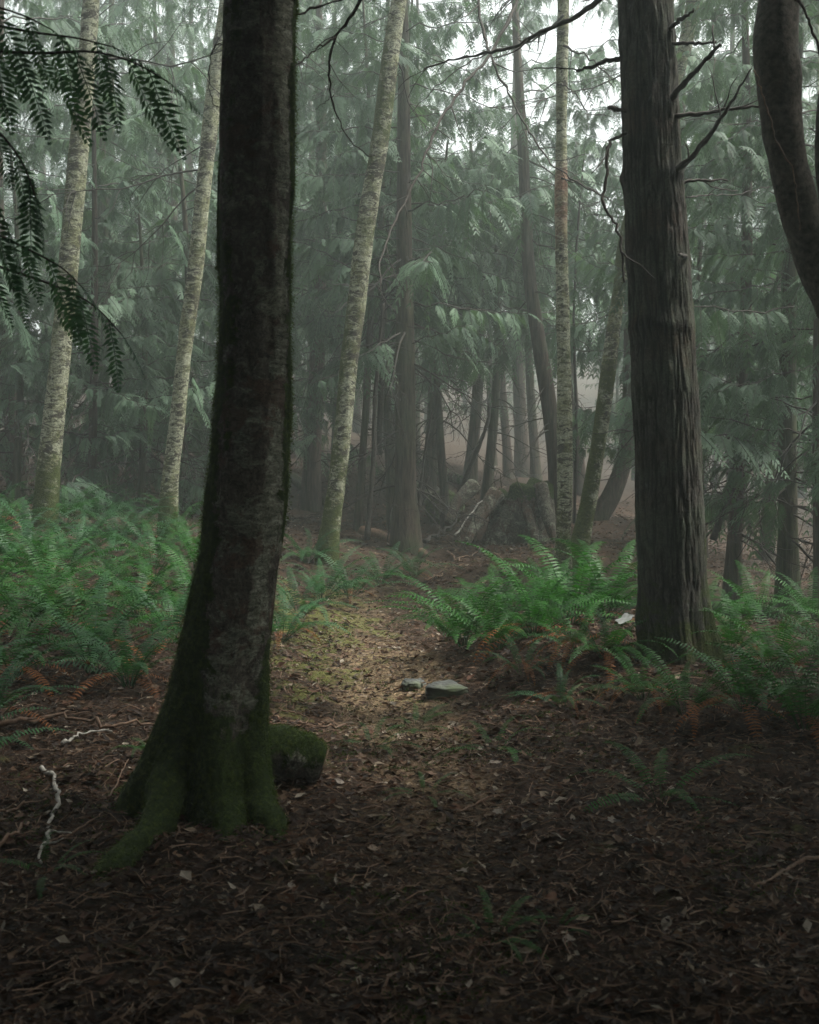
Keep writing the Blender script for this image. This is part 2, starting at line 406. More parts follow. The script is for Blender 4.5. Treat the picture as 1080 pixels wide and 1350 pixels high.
# ------------------------------------------------------------------ haze
HB = (-113, 113, -63, 133, float(gz.min()) - 1.0, 40)
bmV = np.array([[HB[0], HB[2], HB[4]], [HB[1], HB[2], HB[4]], [HB[1], HB[3], HB[4]], [HB[0], HB[3], HB[4]],
                [HB[0], HB[2], HB[5]], [HB[1], HB[2], HB[5]], [HB[1], HB[3], HB[5]], [HB[0], HB[3], HB[5]]])
hm = bpy.data.materials.new('haze'); hm.use_nodes = True; hm.node_tree.nodes.clear()
vo = hm.node_tree.nodes.new('ShaderNodeVolumePrincipled'); oo = hm.node_tree.nodes.new('ShaderNodeOutputMaterial')
vo.inputs['Color'].default_value = (.86, .96, .92, 1); vo.inputs['Density'].default_value = HAZE_DENSITY; vo.inputs['Anisotropy'].default_value = .5
hm.node_tree.links.new(vo.outputs[0], oo.inputs['Volume'])
tag(link('haze', mesh('haze', bmV, [(0, 3, 2, 1), (4, 5, 6, 7), (0, 1, 5, 4), (1, 2, 6, 5), (2, 3, 7, 6), (3, 0, 4, 7)], None, [hm])),
    'pale mist hanging between the trees', None, None, 'stuff')

# ------------------------------------------------------------------ foliage pieces
def kites(mb, O, D, S, L, Wd, C, droop=0.0):
    """one four-cornered leaf blade per row"""
    n = len(O); L = np.broadcast_to(L, (n,))[:, None]; Wd = np.broadcast_to(Wd, (n,))[:, None]
    dz = np.zeros((n, 3)); dz[:, 2] = -droop * L[:, 0]
    a = O; b = O + D * L * .42 + S * Wd * .5 + dz * .25; c = O + D * L + dz; d = O + D * L * .42 - S * Wd * .5 + dz * .25
    V = np.stack([a, b, c, d], 1).reshape(-1, 3); Q = np.arange(n * 4).reshape(-1, 4)
    mb.add(V, Q, None, np.repeat(np.broadcast_to(C, (n,)), 4))

def spray_axis(O, D, L, n, sag):
    """curve from O along D that sags; returns points and tangents"""
    s = np.linspace(0, 1, n)[:, None]
    P = O + D * L * s + np.array([0, 0, -1.0]) * sag * L * s * s
    T = norm(np.gradient(P, axis=0)); return P, T

def cedar_bough(rs, L=1.6, detail=2, dens=1.0):
    """bough along +X: a thin limb (own mesh) carrying separate flat lacy sprays that hang"""
    limb, fol = MB(), MB()
    s = np.linspace(0, 1, 12)
    sag = rs.uniform(-.05, .42); side = rs.uniform(-.3, .3)
    P = np.stack([L * s, side * L * s * s + .02 * rs.standard_normal(12) * L * s, L * (.16 * s - sag * s * s + .10 * s ** 4) + .015 * rs.standard_normal(12) * L], 1)
    V_, Q_, T_, _ = tube(P, .011 * (1 - s * .8) + .002, 4); limb.add(V_, Q_, T_)
    T = norm(np.gradient(P, axis=0))
    nb = int(17 * dens * (L / 1.6) ** .7)
    for i in range(nb):
        u = .25 + .75 * (i + rs.uniform(0, .9)) / nb
        k = u * 11; a = min(int(k), 10); f = k - a
        o = P[a] * (1 - f) + P[a + 1] * f; t = norm(T[a] * (1 - f) + T[a + 1] * f)
        sd = 1 if i % 2 else -1
        bl = rs.uniform(.22, .50) * (1.15 - .35 * u)
        lat = norm(np.cross([0, 0, 1], t)) * sd
        d = norm(t * rs.uniform(.1, .8) + lat * rs.uniform(.3, 1.0) + np.array([0, 0, -1]) * rs.uniform(.0, .9))
        m = 11 if detail > 1 else 8
        pp, tt = spray_axis(o, d, bl, m, rs.uniform(.3, 1.1))
        tone0 = np.clip(rs.normal(.22, .22), 0, .7)
        if detail > 1:
            V_, Q_, T_, _ = tube(pp[::2], np.linspace(.004, .0015, len(pp[::2])), 3, cap=False); limb.add(V_, Q_)
        tw = rs.uniform(-.6, .6)               # twist of the flat spray
        for j in range(1, m):
            for q in (-1, 1):
                sl = bl * (.44 * (1 - .72 * j / m)) * rs.uniform(.7, 1.2)
                ln = norm(np.cross([0, tw, 1], tt[j])) * q
                dd = norm(tt[j] * .8 + ln * .75 + np.array([0, 0, -1]) * rs.uniform(.0, .35))
                nrm = norm(np.cross(dd, ln)); sdv = norm(np.cross(nrm, dd))
                tone = tone0 + .05 * rs.standard_normal() + .25 * j / m
                if detail < 2:
                    dn = np.array([0, 0, -.2])
                    kites(fol, np.stack([pp[j], pp[j] + dd * sl * .15, pp[j] + dd * sl * .3, pp[j] + dd * sl * .5]),
                          np.stack([dd, norm(dd + sdv * .7 + dn), norm(dd - sdv * .7 + dn), norm(dd + sdv * .6 + dn)]), np.stack([sdv] * 4), [sl, sl * .45, sl * .45, sl * .35], .016, tone + .1, .2)
                else:
                    nn = 6; st = np.linspace(.06, .86, nn)
                    Oa = pp[j] + dd * sl * st[:, None] + np.array([0, 0, -1]) * (.22 * sl * st ** 2)[:, None]
                    ll = sl * .34 * (1 - .45 * st)
                    D1 = norm(dd * .85 + sdv * .62 + np.array([0, 0, -.2])); D2 = norm(dd * .85 - sdv * .62 + np.array([0, 0, -.2]))
                    kites(fol, pp[j][None], dd[None], sdv[None], sl, .010, tone + .1, .22)
                    kites(fol, Oa, np.tile(D1, (nn, 1)), np.tile(norm(np.cross(nrm, D1)), (nn, 1)), ll, .0105, tone + .1 + .3 * st, .12)
                    kites(fol, Oa, np.tile(D2, (nn, 1)), np.tile(norm(np.cross(nrm, D2)), (nn, 1)), ll, .0105, tone + .1 + .3 * st, .12)
    return limb, fol

BOUGHS = []
for k in range(9):
    rs = np.random.default_rng(100 + k)
    l_, f_ = cedar_bough(rs, rs.uniform(1.2, 2.3), 2)
    BOUGHS.append((l_.mesh('bough_limb', [M['twig']]), f_.mesh('bough_foliage', [M['cedar_leaf']])))
BOUGHS_FAR = []
for k in range(6):
    rs = np.random.default_rng(200 + k)
    l_, f_ = cedar_bough(rs, rs.uniform(1.5, 2.3), 1, 1.0)
    BOUGHS_FAR.append((l_, f_))

def dead_branch_mesh(rs, L=1.4, up=.25, name='dead_branch', mat='twig', r0=.014, forks=5, moss=False):
    mb = MB()
    def grow(o, d, L, r, lev):
        n = 9; P = [o]; dd = d.copy()
        for i in range(n - 1):
            dd = norm(dd + rs.standard_normal(3) * .13 + np.array([0, 0, up * .16 * (1 if i > 3 else -1.1)])); P.append(P[-1] + dd * L / (n - 1))
        P = np.array(P); V_, Q_, T_, _ = tube(P, np.linspace(r, r * .22, n), 5 if lev == 0 else 4); mb.add(V_, Q_, T_)
        if lev < 2:
            for _ in range(forks if lev == 0 else 2):
                i = rs.integers(2, n - 1); t = norm(P[i] - P[i - 1]); v = rs.standard_normal(3); v -= t * (v @ t)
                grow(P[i], norm(t * .8 + norm(v) * .75), L * rs.uniform(.22, .5), r * .5, lev + 1)
    grow(np.zeros(3), norm(np.array([1.0, 0, rs.uniform(-.25, .1)])), L, r0, 0)
    return mb.mesh(name, [M[mat]], True)
DEAD = [dead_branch_mesh(np.random.default_rng(300 + k), up=.5 + .3 * (k % 3)) for k in range(7)]
ALDER_BRANCH = [dead_branch_mesh(np.random.default_rng(340 + k), 2.6, .6, 'branch', 'twig', .017, 8) for k in range(5)]

# ------------------------------------------------------------------ trunks
def trunk_from_pixels(rows, Y, ztop, zfoot=None, topw=None):
    """rows: (y, left, right) of the outline in the photograph from top to bottom, at depth Y. Returns samples (x,y,z,r) bottom -> top"""
    S = []
    for y, l, r in rows:
        p = px((l + r) / 2, y, Y); S.append((p[0], p[1], p[2], (r - l) / 2 / F * Y))
    S = S[::-1]
    b = np.array(S[0]); t = np.array(S[-1]); t2 = np.array(S[-2] if len(S) < 4 else S[-3])
    gz_ = g(b[0], b[1])
    if b[2] > gz_ - .05:
        dx = (b - np.array(S[1])); k = (b[2] - gz_ + .3) / max(1e-3, abs(dx[2]))
        S.insert(0, (b[0] + dx[0] * min(k, 2) * .6, b[1], gz_ - .3, b[3] * 1.12))
    d = (t - t2) / (t[2] - t2[2])
    if ztop > t[2]:
        n = max(2, int((ztop - t[2]) / 1.5))
        for i in range(1, n + 1):
            h = (ztop - t[2]) * i / n
            S.append((t[0] + d[0] * h * (1 - .4 * i / n), t[1], t[2] + h, max(t[3] * (1 - .75 * i / n), .02)))
    return np.array(S)

def trunk_mesh(S, nseg, step, disp, mat, extra=None, name='trunk'):
    L = np.linalg.norm(np.diff(S[:, :3], axis=0), axis=1).sum()
    C = catmull(S, max(8, int(L / step)))
    V_, Q_, T_, Nn = tube(C[:, :3], np.maximum(C[:, 3], .008), nseg, disp, upish=True)
    Nn = np.vstack([Nn, [[0, 0, -1], [0, 0, 1]]])
    cols = extra(V_, Nn) if extra else {'moss': np.zeros(len(V_)), 'red': np.zeros(len(V_))}
    return mesh(name, V_, Q_, T_, [M[mat]], True, cols), V_, Nn, cols

def cedar_disp(amp):
    def f(B, Nn, th):
        q = np.stack([np.cos(th) * 2.2, np.sin(th) * 2.2, B[..., 2] * .35], -1)
        low = sstep(1.2, 0.0, B[..., 2] - B[0, 0, 2] - .3)
        return amp * (fbm(q, 3) * .8 + .5 * fbm(q * 3.1, 2)) + amp * 1.6 * low * np.maximum(0, np.cos(th * 4 + 1.3 + B[..., 2])) 
    return f

def straight(x_px, Y, w_px_, ztop, lean=0.0, bow=0.0):
    """straight-ish trunk samples rooted on the ground at photo column x_px, depth Y; lean = px sideways per 100 px upwards"""
    x = (x_px - 540) / F * Y; z0 = g(x, Y); r = w_px_ / 2 / F * Y
    S = []
    for i, h in enumerate(np.linspace(-.3, ztop - z0, 9)):
        t = max(0, h) / (ztop - z0)
        S.append((x + lean * .01 * h + bow * math.sin(t * math.pi) , Y, z0 + h, max(r * (1.22 if h < 0 else 1.08 - .85 * t ** 1.2), .012)))
    S[1] = (S[1][0], S[1][1], S[1][2], S[1][3]); return np.array(S)

def add_boughs(root, S, z0, z1, n, size=1.0, rs=None, az=None, detail=None):
    org = np.array(root.location); detail = detail or BOUGHS
    for i in range(n):
        z = z0 + (z1 - z0) * ((i + rs.uniform(0, 1)) / n)
        x = np.interp(z, S[:, 2], S[:, 0]); y = np.interp(z, S[:, 2], S[:, 1]); t = (z - z0) / max(.1, z1 - z0)
        sc = size * rs.uniform(.6, 1.3) * (1 - .35 * t)
        a = (i * 2.4 + rs.uniform(-.8, .8)) if az is None else rs.uniform(*az)
        lm, fm = detail[rs.integers(len(detail))]
        b = link('bough', lm, root, np.array([x, y, z]) - org, (rs.uniform(-.35, .35), rs.uniform(-.25, .45), a), float(sc))
        link('foliage', fm, b)

def add_dead(root, S, z0, z1, n, size=1.0, rs=None, meshes=DEAD, name='dead_branch', az=None):
    org = np.array(root.location)
    for i in range(n):
        z = rs.uniform(z0, z1); x = np.interp(z, S[:, 2], S[:, 0]); y = np.interp(z, S[:, 2], S[:, 1])
        a = rs.uniform(0, 6.28) if az is None else rs.uniform(*az)
        link(name, meshes[rs.integers(len(meshes))], root, np.array([x, y, z]) - org, (rs.uniform(-.3, .3), rs.uniform(-.2, .3), a), float(size * rs.uniform(.5, 1.1)))

def cedar(x_px, Y, w, ztop, zf, label, nb=24, size=1.0, lean=0., bow=0., dead=8, seed=0, rows=None, name='cedar_tree', group='cedars with drooping boughs', sinkseg=14, flare=0.0):
    rs = np.random.default_rng(abs(seed + int(x_px) * 7 + int(Y * 10)))
    ztop = min(ztop, 1.5 + .43 * Y + 1.3)
    S = straight(x_px, Y, w, ztop, lean, bow) if rows is None else trunk_from_pixels(rows, Y, ztop)
    base = (S[1, 0], S[1, 1], g(S[1, 0], S[1, 1]))
    root = thing(name, label, 'tree', base, group)
    S2 = S.copy(); S2[:, :3] -= base
    if flare: S2 = np.vstack([S2[:1], S2[:1] * .5 + S2[1:2] * .5, S2[1:]]); S2[0, 3] *= 1 + flare; S2[1, 3] *= 1 + flare * .6
    me, *_ = trunk_mesh(S2, sinkseg, .16, cedar_disp(.10 * w / 2 / F * Y), 'bark_cedar')
    link('trunk', me, root)
    add_boughs(root, S, zf, ztop - .2, int(nb * 1.5), size * 1.15, rs)
    if dead: add_dead(root, S, max(base[2] + .8, zf - 3.2), zf + 1.5, int(dead * 2), 1.25, rs)
    return root, S

# --- the two prototypes for trees far back: trunk and crown as two parts
def far_proto(seed, H, zf, n, size):
    rs = np.random.default_rng(seed); limb, fol = MB(), MB()
    for i in range(n):
        z = zf + (H - zf) * (i + rs.uniform(0, 1)) / n; t = (z - zf) / (H - zf)
        l_, f_ = BOUGHS_FAR[rs.integers(6)]; sc = size * rs.uniform(.7, 1.15) * (1 - .7 * t)
        Mx = np.array((Matrix.Translation((0, 0, z)) @ Euler((rs.uniform(-.15, .15), rs.uniform(0, .25), i * 2.4 + rs.uniform(-.4, .4))).to_matrix().to_4x4() @ Matrix.Scale(sc, 4)))
        for src, dst in ((l_, limb), (f_, fol)):
            V_ = np.concatenate(src.V); V_ = V_ @ Mx[:3, :3].T + Mx[:3, 3]
            dst.add(V_, np.concatenate(src.Q), np.concatenate(src.T) if src.T else None, np.concatenate(src.C))
    hs_ = np.linspace(-.6, H, 12)
    tv = np.c_[.15 * np.sin(hs_ * .3 + seed), .1 * np.sin(hs_ * .23 + seed * 2), hs_]
    V_, Q_, T_, _ = tube(tv, np.maximum(.19 * (1 - hs_ / H * .9), .015), 9, upish=True); limb2 = MB(); limb2.add(V_, Q_, T_)
    for i in range(16):      # dead lower limbs
        z = rs.uniform(1.0, zf + 3); a = rs.uniform(0, 6.28); d = np.array([math.cos(a), math.sin(a), rs.uniform(-.3, .1)]); q = [np.array([0, 0, z])]
        for _ in range(7): d = norm(d + rs.standard_normal(3) * .18 + np.array([0, 0, .08])); q.append(q[-1] + d * rs.uniform(.15, .3))
        V_, Q_, T_, _ = tube(np.array(q), np.linspace(.02, .006, 8), 4); limb.add(V_, Q_, T_)
    return limb2.mesh('trunk', [M['bark_cedar']], True), fol.mesh('crown', [M['cedar_leaf']]), limb.mesh('limbs', [M['twig']])
PROTO = [far_proto(1, 19, 3.2, 75, 1.35), far_proto(2, 17, 5.0, 55, 1.25), far_proto(3, 22, 2.2, 90, 1.5), far_proto(4, 15, 3.5, 45, 1.15)]

def far_tree(x, y, k, sc, rz, label, group):
    r = thing('conifer_tree', label, 'tree', (x, y, g(x, y)), group, rz); r.scale = (sc, sc, sc)
    link('trunk', PROTO[k][0], r); c = link('crown', PROTO[k][1], r); link('limb', PROTO[k][2], c)
    return r

# ------------------------------------------------------------------ 1. foreground mossy tree
FT_Y = 5.0
rows = [(-60, 299, 393), (0, 297, 390), (100, 293, 388), (200, 291, 386), (300, 291, 384), (400, 291, 383), (500, 287, 383), (600, 279, 380),
        (700, 268, 372), (800, 250, 361), (900, 229, 352), (960, 218, 350), (1010, 206, 350), (1050, 190, 352), (1085, 176, 356), (1130, 160, 360)]
S = trunk_from_pixels(rows, FT_Y, 11.0)
bx, by = S[1, 0], S[1, 1]; FT_BASE = np.array([bx, by, g(bx, by)])
root = thing('mossy_tree', 'thick leaning trunk with moss and flared roots on the left of the path', 'tree', FT_BASE)
def ft_disp(B, Nn, th):
    z = B[..., 2] - FT_BASE[2]
    q = np.stack([np.cos(th) * 1.3, np.sin(th) * 1.3, z * .9], -1)
    p = np.stack([np.cos(th) * 4, np.sin(th) * 4, z * 6], -1)
    plate = np.clip(fbm(np.stack([np.cos(th) * 2.6, np.sin(th) * 2.6, z * 3.0], -1), 3, off=40) * 3, -1, 1)   # plates lifting off
    low = sstep(.9, -.05, z)
    lob = .055 * low * np.cos(th * 5 + .6 + z * 1.2) + .045 * low * low * np.cos(th * 3 + 2.2)
    wv = .35 * fbm(np.stack([z * .9, z * 0, z * 0], -1), 3, off=31) + .10 * fbm(np.stack([z * 5, z * 0, z * 0], -1), 2, off=3)
    seam = -.009 * np.exp(-((th - 5.25 + wv) / .05) ** 2) * sstep(-.1, .3, fbm(np.stack([z * 1.4, z * 0, z * 0], -1), 2, off=8))
    seam = 0.0
    scab = .007 * sstep(.15, .32, fbm(np.stack([np.cos(th) * 3.4, np.sin(th) * 3.4, z * 2.4], -1), 4, off=70))
    return scab + .010 * fbm(q, 3) + .005 * plate + .004 * fbm(p * 2, 3) + .028 * low * fbm(p, 4) + lob + seam
def ft_cols(V_, Nn):
    z = V_[:, 2]                                  # local coordinates, z above the base
    th = np.arctan2(Nn[:, 1], Nn[:, 0]); n = fbm(V_ * np.array([5, 5, 2.0]), 4, off=3)
    rightside = np.exp(-((th - .05) / .55) ** 2); leftside = np.exp(-((np.abs(th) - 3.05) / .6) ** 2)
    m = 1.15 * rightside * (.55 + .45 * sstep(.5, 2.2, z)) + 1.05 * leftside * (.35 + .75 * sstep(3.4, 1.4, z)) + .30 * np.exp(-((th + 2.3) / .6) ** 2) + .22 * sstep(.0, .5, fbm(np.stack([np.cos(th) * 2.5, np.sin(th) * 2.5, z * .6], -1), 3, off=55)) + .8 * sstep(.9, .15, z) + .5 * sstep(.35, .0, z) + .42 * n
    m = m + .35 * rightside * sstep(1.2, .3, z)
    pale = np.exp(-((th + .72) / .46) ** 2) * sstep(.2, .9, z) * (.75 + .5 * n)  # pale right strip: lichen plus painted light from the right
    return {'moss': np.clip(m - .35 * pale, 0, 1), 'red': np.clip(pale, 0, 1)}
S2 = S.copy(); S2[:, :3] -= FT_BASE
def loc_disp(f, base):
    return lambda B, Nn, th: f(B + base, Nn, th)
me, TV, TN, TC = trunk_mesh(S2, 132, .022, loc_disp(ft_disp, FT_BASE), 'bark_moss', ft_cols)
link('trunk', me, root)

MOSS_SRC = [(TV, TN, TC['moss'], 46000, .005, .013, 4.2)]
def root_part(pts, name='root', parent=root, base=FT_BASE, mat='bark_moss', nseg=26, rough=.012, moss=.85, src=True, lab=None):
    P = np.array([list(p[:3] - base) + [p[3]] for p in pts]); C = catmull(P, 46)
    def dd(B, Nn, th): return rough * 2.0 * (fbm(B * 8, 4) + .6 * fbm(B * 24, 3))
    V_, Q_, T_, Nn = tube(C[:, :3], C[:, 3], nseg, dd); Nn = np.vstack([Nn, [[0, 0, 0], [0, 0, 0]]])
    mo = np.clip(moss + .35 * Nn[:, 2] + .3 * fbm(V_ * 6, 3), 0, 1)
    o = link(name, mesh(name, V_, Q_, T_, [M[mat]], True, {'moss': mo, 'red': np.zeros(len(V_))}), parent)
    if src: MOSS_SRC.append((V_, Nn, mo, 4200, .006, .016, 9))
    if lab: o['label'] = lab
    return o
def on_ground(x, y, Y, dz, r): p = px(x, y, Y); return np.array([p[0], p[1], g(p[0], p[1]) + dz, r])
def raw(x, y, Y, r): return np.array([*px(x, y, Y), r])
root_part([raw(262, 930, 4.95, .085), raw(228, 1010, 4.85, .085), on_ground(200, 0, 4.62, .045, .072), on_ground(165, 0, 4.40, .03, .052), on_ground(130, 0, 4.22, .01, .034), on_ground(105, 0, 4.12, -.03, .018)])
root_part([raw(300, 960, 4.95, .08), raw(300, 1050, 4.80, .075), on_ground(296, 0, 4.60, .02, .055), on_ground(290, 0, 4.45, -.04, .03)])
root_part([raw(325, 950, 4.98, .07), raw(338, 1045, 4.85, .07), on_ground(350, 0, 4.68, .03, .052), on_ground(362, 0, 4.50, -.03, .026)])
root_part([raw(240, 960, 5.1, .07), on_ground(185, 0, 5.15, .06, .05), on_ground(150, 0, 5.2, .0, .03), on_ground(130, 0, 5.22, -.04, .02)])
# cut off side limb lying against the foot of the trunk
p0, p1, p2, p3 = raw(300, 985, 5.25, .125), raw(350, 988, 5.30, .125), raw(395, 997, 5.32, .105), raw(424, 1006, 5.33, .090)
stub = root_part([p0, p1, p2, p3], 'sawn_limb', moss=.55, rough=.018, lab='short sawn limb sticking out to the right with moss on top')
cp = catmull(np.array([list(p[:3] - FT_BASE) + [p[3]] for p in (p0, p1, p2, p3)]), 46)
dirv = norm(cp[-1, :3] - cp[-4, :3]); e = np.vstack([cp[-1, :3] + dirv * .002, cp[-1, :3] + dirv * .010])
V_, Q_, T_, _ = tube(e, [.082, .080], 22, lambda B, Nn, th: .006 * fbm(B * 30, 3)); link('cut_face', mesh('cut_face', V_, Q_, T_, [M['wood_cut']], False, {'tone': np.ones(len(V_))}), stub)

def moss_fuzz(src, name='moss', parent=root):
    mb = MB(); rs = np.random.default_rng(5)
    for V_, Nn, mo, n, l0, l1, zmax in src:
        w_ = np.clip(mo - .45, 0, 1) ** 1.3 * (V_[:, 2] < zmax) * (V_[:, 2] > -.1) * (Nn[:, 1] < .45) ; w_ = w_ / w_.sum()
        k = rs.choice(len(V_), n, p=w_); O = V_[k] + rs.standard_normal((n, 3)) * .008; N_ = Nn[k]
        O = O - N_ * .004
        D = norm(N_ + rs.standard_normal((n, 3)) * .55 + np.array([0, 0, -.25])); Sd = norm(np.cross(D, rs.standard_normal((n, 3))))
        kites(mb, O, D, Sd, rs.uniform(l0, l1, n), rs.uniform(.002, .0045, n), np.clip(rs.normal(.45, .25, n) + mo[k] * .2, 0, 1), .3)
    o = link(name, mb.mesh(name, [M['moss']]), parent); o['kind'] = 'stuff'; return o
moss_fuzz(MOSS_SRC)
add_boughs(root, S, 5.2, 10.8, 40, 1.8, np.random.default_rng(1), (math.pi * .95, math.pi * 2.05))  # unseen boughs added above the bare trunk to shade the foreground
add_boughs(root, S, 7.4, 10.8, 30, 1.6, np.random.default_rng(4))  # further unseen boughs that widen the added shade

# ------------------------------------------------------------------ 2. dark fir on the right
FY = 7.5
rows = [(-60, 813, 884), (0, 815, 887), (100, 818, 893), (200, 820, 898), (300, 824, 906), (400, 828, 913), (500, 832, 920), (600, 836, 925), (700, 838, 930), (800, 841, 936), (850, 845, 943), (900, 838, 955)]
S = trunk_from_pixels(rows, FY, 15.0); S[:, 3] *= .965; FB = np.array([S[1, 0], S[1, 1], g(S[1, 0], S[1, 1])])
fir = thing('fir_tree', 'tall dark furrowed fir trunk with broken dead branches right of the path', 'tree', FB)
KN = [(50, 1.0), (148, .7), (234, 1.5), (345, .7), (432, 1.3)]
KNZ = [(px(860, y, FY)[2] - FB[2], a) for y, a in KN]
def fir_furrow(th, z):
    q = np.stack([np.cos(th) * 7.5, np.sin(th) * 7.5, z * 3.2], -1)
    wv = fbm(q * .6, 2, off=20); q = q + wv[..., None] * .35
    a = np.abs(fbm(q, 3, off=7)); return 1 - np.clip(a * 5.0, 0, 1)
def fir_disp(B, Nn, th):
    z = B[..., 2]; f = fir_furrow(th, z)
    k = sum(a * .011 * np.exp(-((z - zz) / .045) ** 2) * (.5 + fbm(np.stack([np.cos(th) * 2, np.sin(th) * 2, z * 0 + i], -1), 2)) for i, (zz, a) in enumerate(KNZ))
    low = sstep(.6, -.1, z)
    return -.011 * f + .005 * np.clip(fbm(np.stack([np.cos(th) * 5, np.sin(th) * 5, z * 4.5], -1), 3, off=60) * 2.5, -1, 1) + .006 * fbm(np.stack([np.cos(th) * 14, np.sin(th) * 14, z * 9], -1), 3) + k + .05 * low * np.maximum(0, np.cos(th * 4 + .5))
def fir_cols(V_, Nn):
    th = np.arctan2(Nn[:, 1], Nn[:, 0]); return {'moss': np.clip(fir_furrow(th, V_[:, 2]) * .8 + sum(a * .6 * np.exp(-((V_[:, 2] - zz) / .05) ** 2) * sstep(-.1, .3, fbm(np.stack([np.cos(th) * 3, np.sin(th) * 3, V_[:, 2] * 0 + i], -1), 3)) for i, (zz, a) in enumerate(KNZ)), 0, 1), 'red': np.clip(.12 + .5 * sstep(1.0, .0, V_[:, 2]) + .35 * np.exp(-((th + .2) / .4) ** 2), 0, 1)}
S2 = S.copy(); S2[:, :3] -= FB
me, *_ = trunk_mesh(S2, 220, .018, fir_disp, 'bark_fir', fir_cols); link('trunk', me, fir)
def px_branch(parent, base, pts, Y, r0, r1, mat='twig', name='dead_branch', dY=0.0, side=0, seed=0, bend=.012, moss=False):
    """branch through photo points at depth Y (drifting by dY to its tip), with short side twigs"""
    n = len(pts); P = np.array([px(x, y, Y + dY * i / max(1, n - 1)) for i, (x, y) in enumerate(pts)]) - base
    rs = np.random.default_rng(abs(seed + int(pts[0][0]) + int(pts[-1][1] * 3))); m = max(8, n * 5)
    C = catmull(P, m); C[1:] += rs.standard_normal((m - 1, 3)) * bend * .35
    mb = MB(); rad = np.linspace(r0, r1, m) * (1 + .12 * rs.standard_normal(m))
    V_, Q_, T_, _ = tube(C, rad, 7); mb.add(V_, Q_, T_)
    for k in range(side):
        i = rs.integers(2, m - 1); t = norm(C[i] - C[i - 1]); v = rs.standard_normal(3) * np.array([1, .5, 1]); v -= t * (v @ t); d = norm(t * .8 + norm(v) * .7 + np.array([0, 0, -.15]))
        L = rs.uniform(.10, .42) * (Y / 8); q = [C[i]]
        for _ in range(6): d = norm(d + rs.standard_normal(3) * .16); q.append(q[-1] + d * L / 6)
        V_, Q_, T_, _ = tube(np.array(q), np.linspace(rad[i] * .5, r1 * .5, 7), 4); mb.add(V_, Q_, T_)
    return link(name, mb.mesh(name, [M[mat]], True), parent)
for pts, r0, r1, dY, sd in (
        ([(878, 42), (895, 28), (915, 13)], .020, .008, -.1, 0), ([(885, 57), (915, 57), (943, 55)], .014, .007, -.15, 0),
        ([(878, 138), (905, 108), (930, 80), (950, 58)], .022, .011, -.25, 1), ([(890, 153), (925, 150), (965, 144), (1012, 139)], .018, .006, -.1, 2),
        ([(880, 236), (915, 203), (945, 165), (962, 138), (992, 88)], .024, .004, -.25, 3), ([(893, 242), (920, 238), (957, 237)], .012, .006, .1, 2),
        ([(826, 76), (800, 80), (780, 88), (760, 94)], .020, .008, .1, 1), ([(826, 148), (812, 143), (803, 141)], .013, .012, -.1, 0),
        ([(826, 176), (812, 181), (802, 192), (800, 228), (795, 268), (812, 296), (820, 330), (822, 372)], .012, .007, -.25, 3),
        ([(905, 338), (895, 336)], .012, .01, -.3, 0),
        ([(842, -50), (800, -8), (760, 22), (722, 38), (680, 60), (640, 70), (600, 78), (559, 90)], .022, .006, 1.6, 9),
        ([(905, 260), (930, 258), (970, 256), (1015, 246)], .006, .003, .9, 3)):
    px_branch(fir, FB, pts, FY - .12 if dY <= 0 else FY, r0, r1, dY=dY, side=sd)
add_boughs(fir, S, 8.2, 14.6, 40, 1.4, np.random.default_rng(2))

# ------------------------------------------------------------------ 3. curved forked tree at the right edge
RY = 6.2
rows = [(-60, 1008, 1060), (0, 1003, 1055), (50, 994, 1052), (100, 997, 1055), (150, 1003, 1056), (200, 1012, 1062), (250, 1022, 1072), (300, 1036, 1086), (350, 1054, 1108), (400, 1076, 1136),
        (460, 1100, 1166), (560, 1130, 1200), (700, 1150, 1228), (850, 1158, 1242), (960, 1156, 1250)]
S = trunk_from_pixels(rows, RY, 12.0); RB = np.array([S[1, 0], S[1, 1], g(S[1, 0], S[1, 1])])
rt = thing('curved_tree', 'dark smooth trunk curving out of the frame at the top right', 'tree', RB)
def rt_cols(V_, Nn):
    th = np.arctan2(Nn[:, 1], Nn[:, 0]); return {'moss': np.clip(.25 + .3 * np.exp(-(th / .5) ** 2) + .35 * fbm(V_ * 4, 3), 0, 1), 'red': np.zeros(len(V_))}
S2 = S.copy(); S2[:, :3] -= RB
me, *_ = trunk_mesh(S2, 56, .05, lambda B, Nn, th: .013 * fbm(B * 7, 4), 'bark_dark', rt_cols); link('trunk', me, rt)
S3 = np.array([[*(px(x, y, RY + .05) - RB), r] for x, y, r in ((1120, 400, .07), (1108, 330, .075), (1098, 260, .075), (1093, 200, .075), (1096, 130, .07), (1108, 60, .066), (1128, -40, .06), (1160, -180, .04))])
me, *_ = trunk_mesh(S3, 40, .06, lambda B, Nn, th: .005 * fbm(B * 6, 4), 'bark_dark', rt_cols, 'fork'); link('fork', me, rt)
px_branch(rt, RB, [(994, 92), (1008, 130), (1020, 175), (1034, 205), (1047, 225), (1050, 260), (1055, 303)], RY - .14, .004, .003, 'twig_brown', 'hanging_twig')
px_branch(rt, RB, [(1045, -5), (1062, 15), (1075, 50), (1086, 90)], RY - .16, .009, .006, 'twig', 'hanging_twig')
add_boughs(rt, S, 6.0, 11.6, 9, 1.1, np.random.default_rng(3))

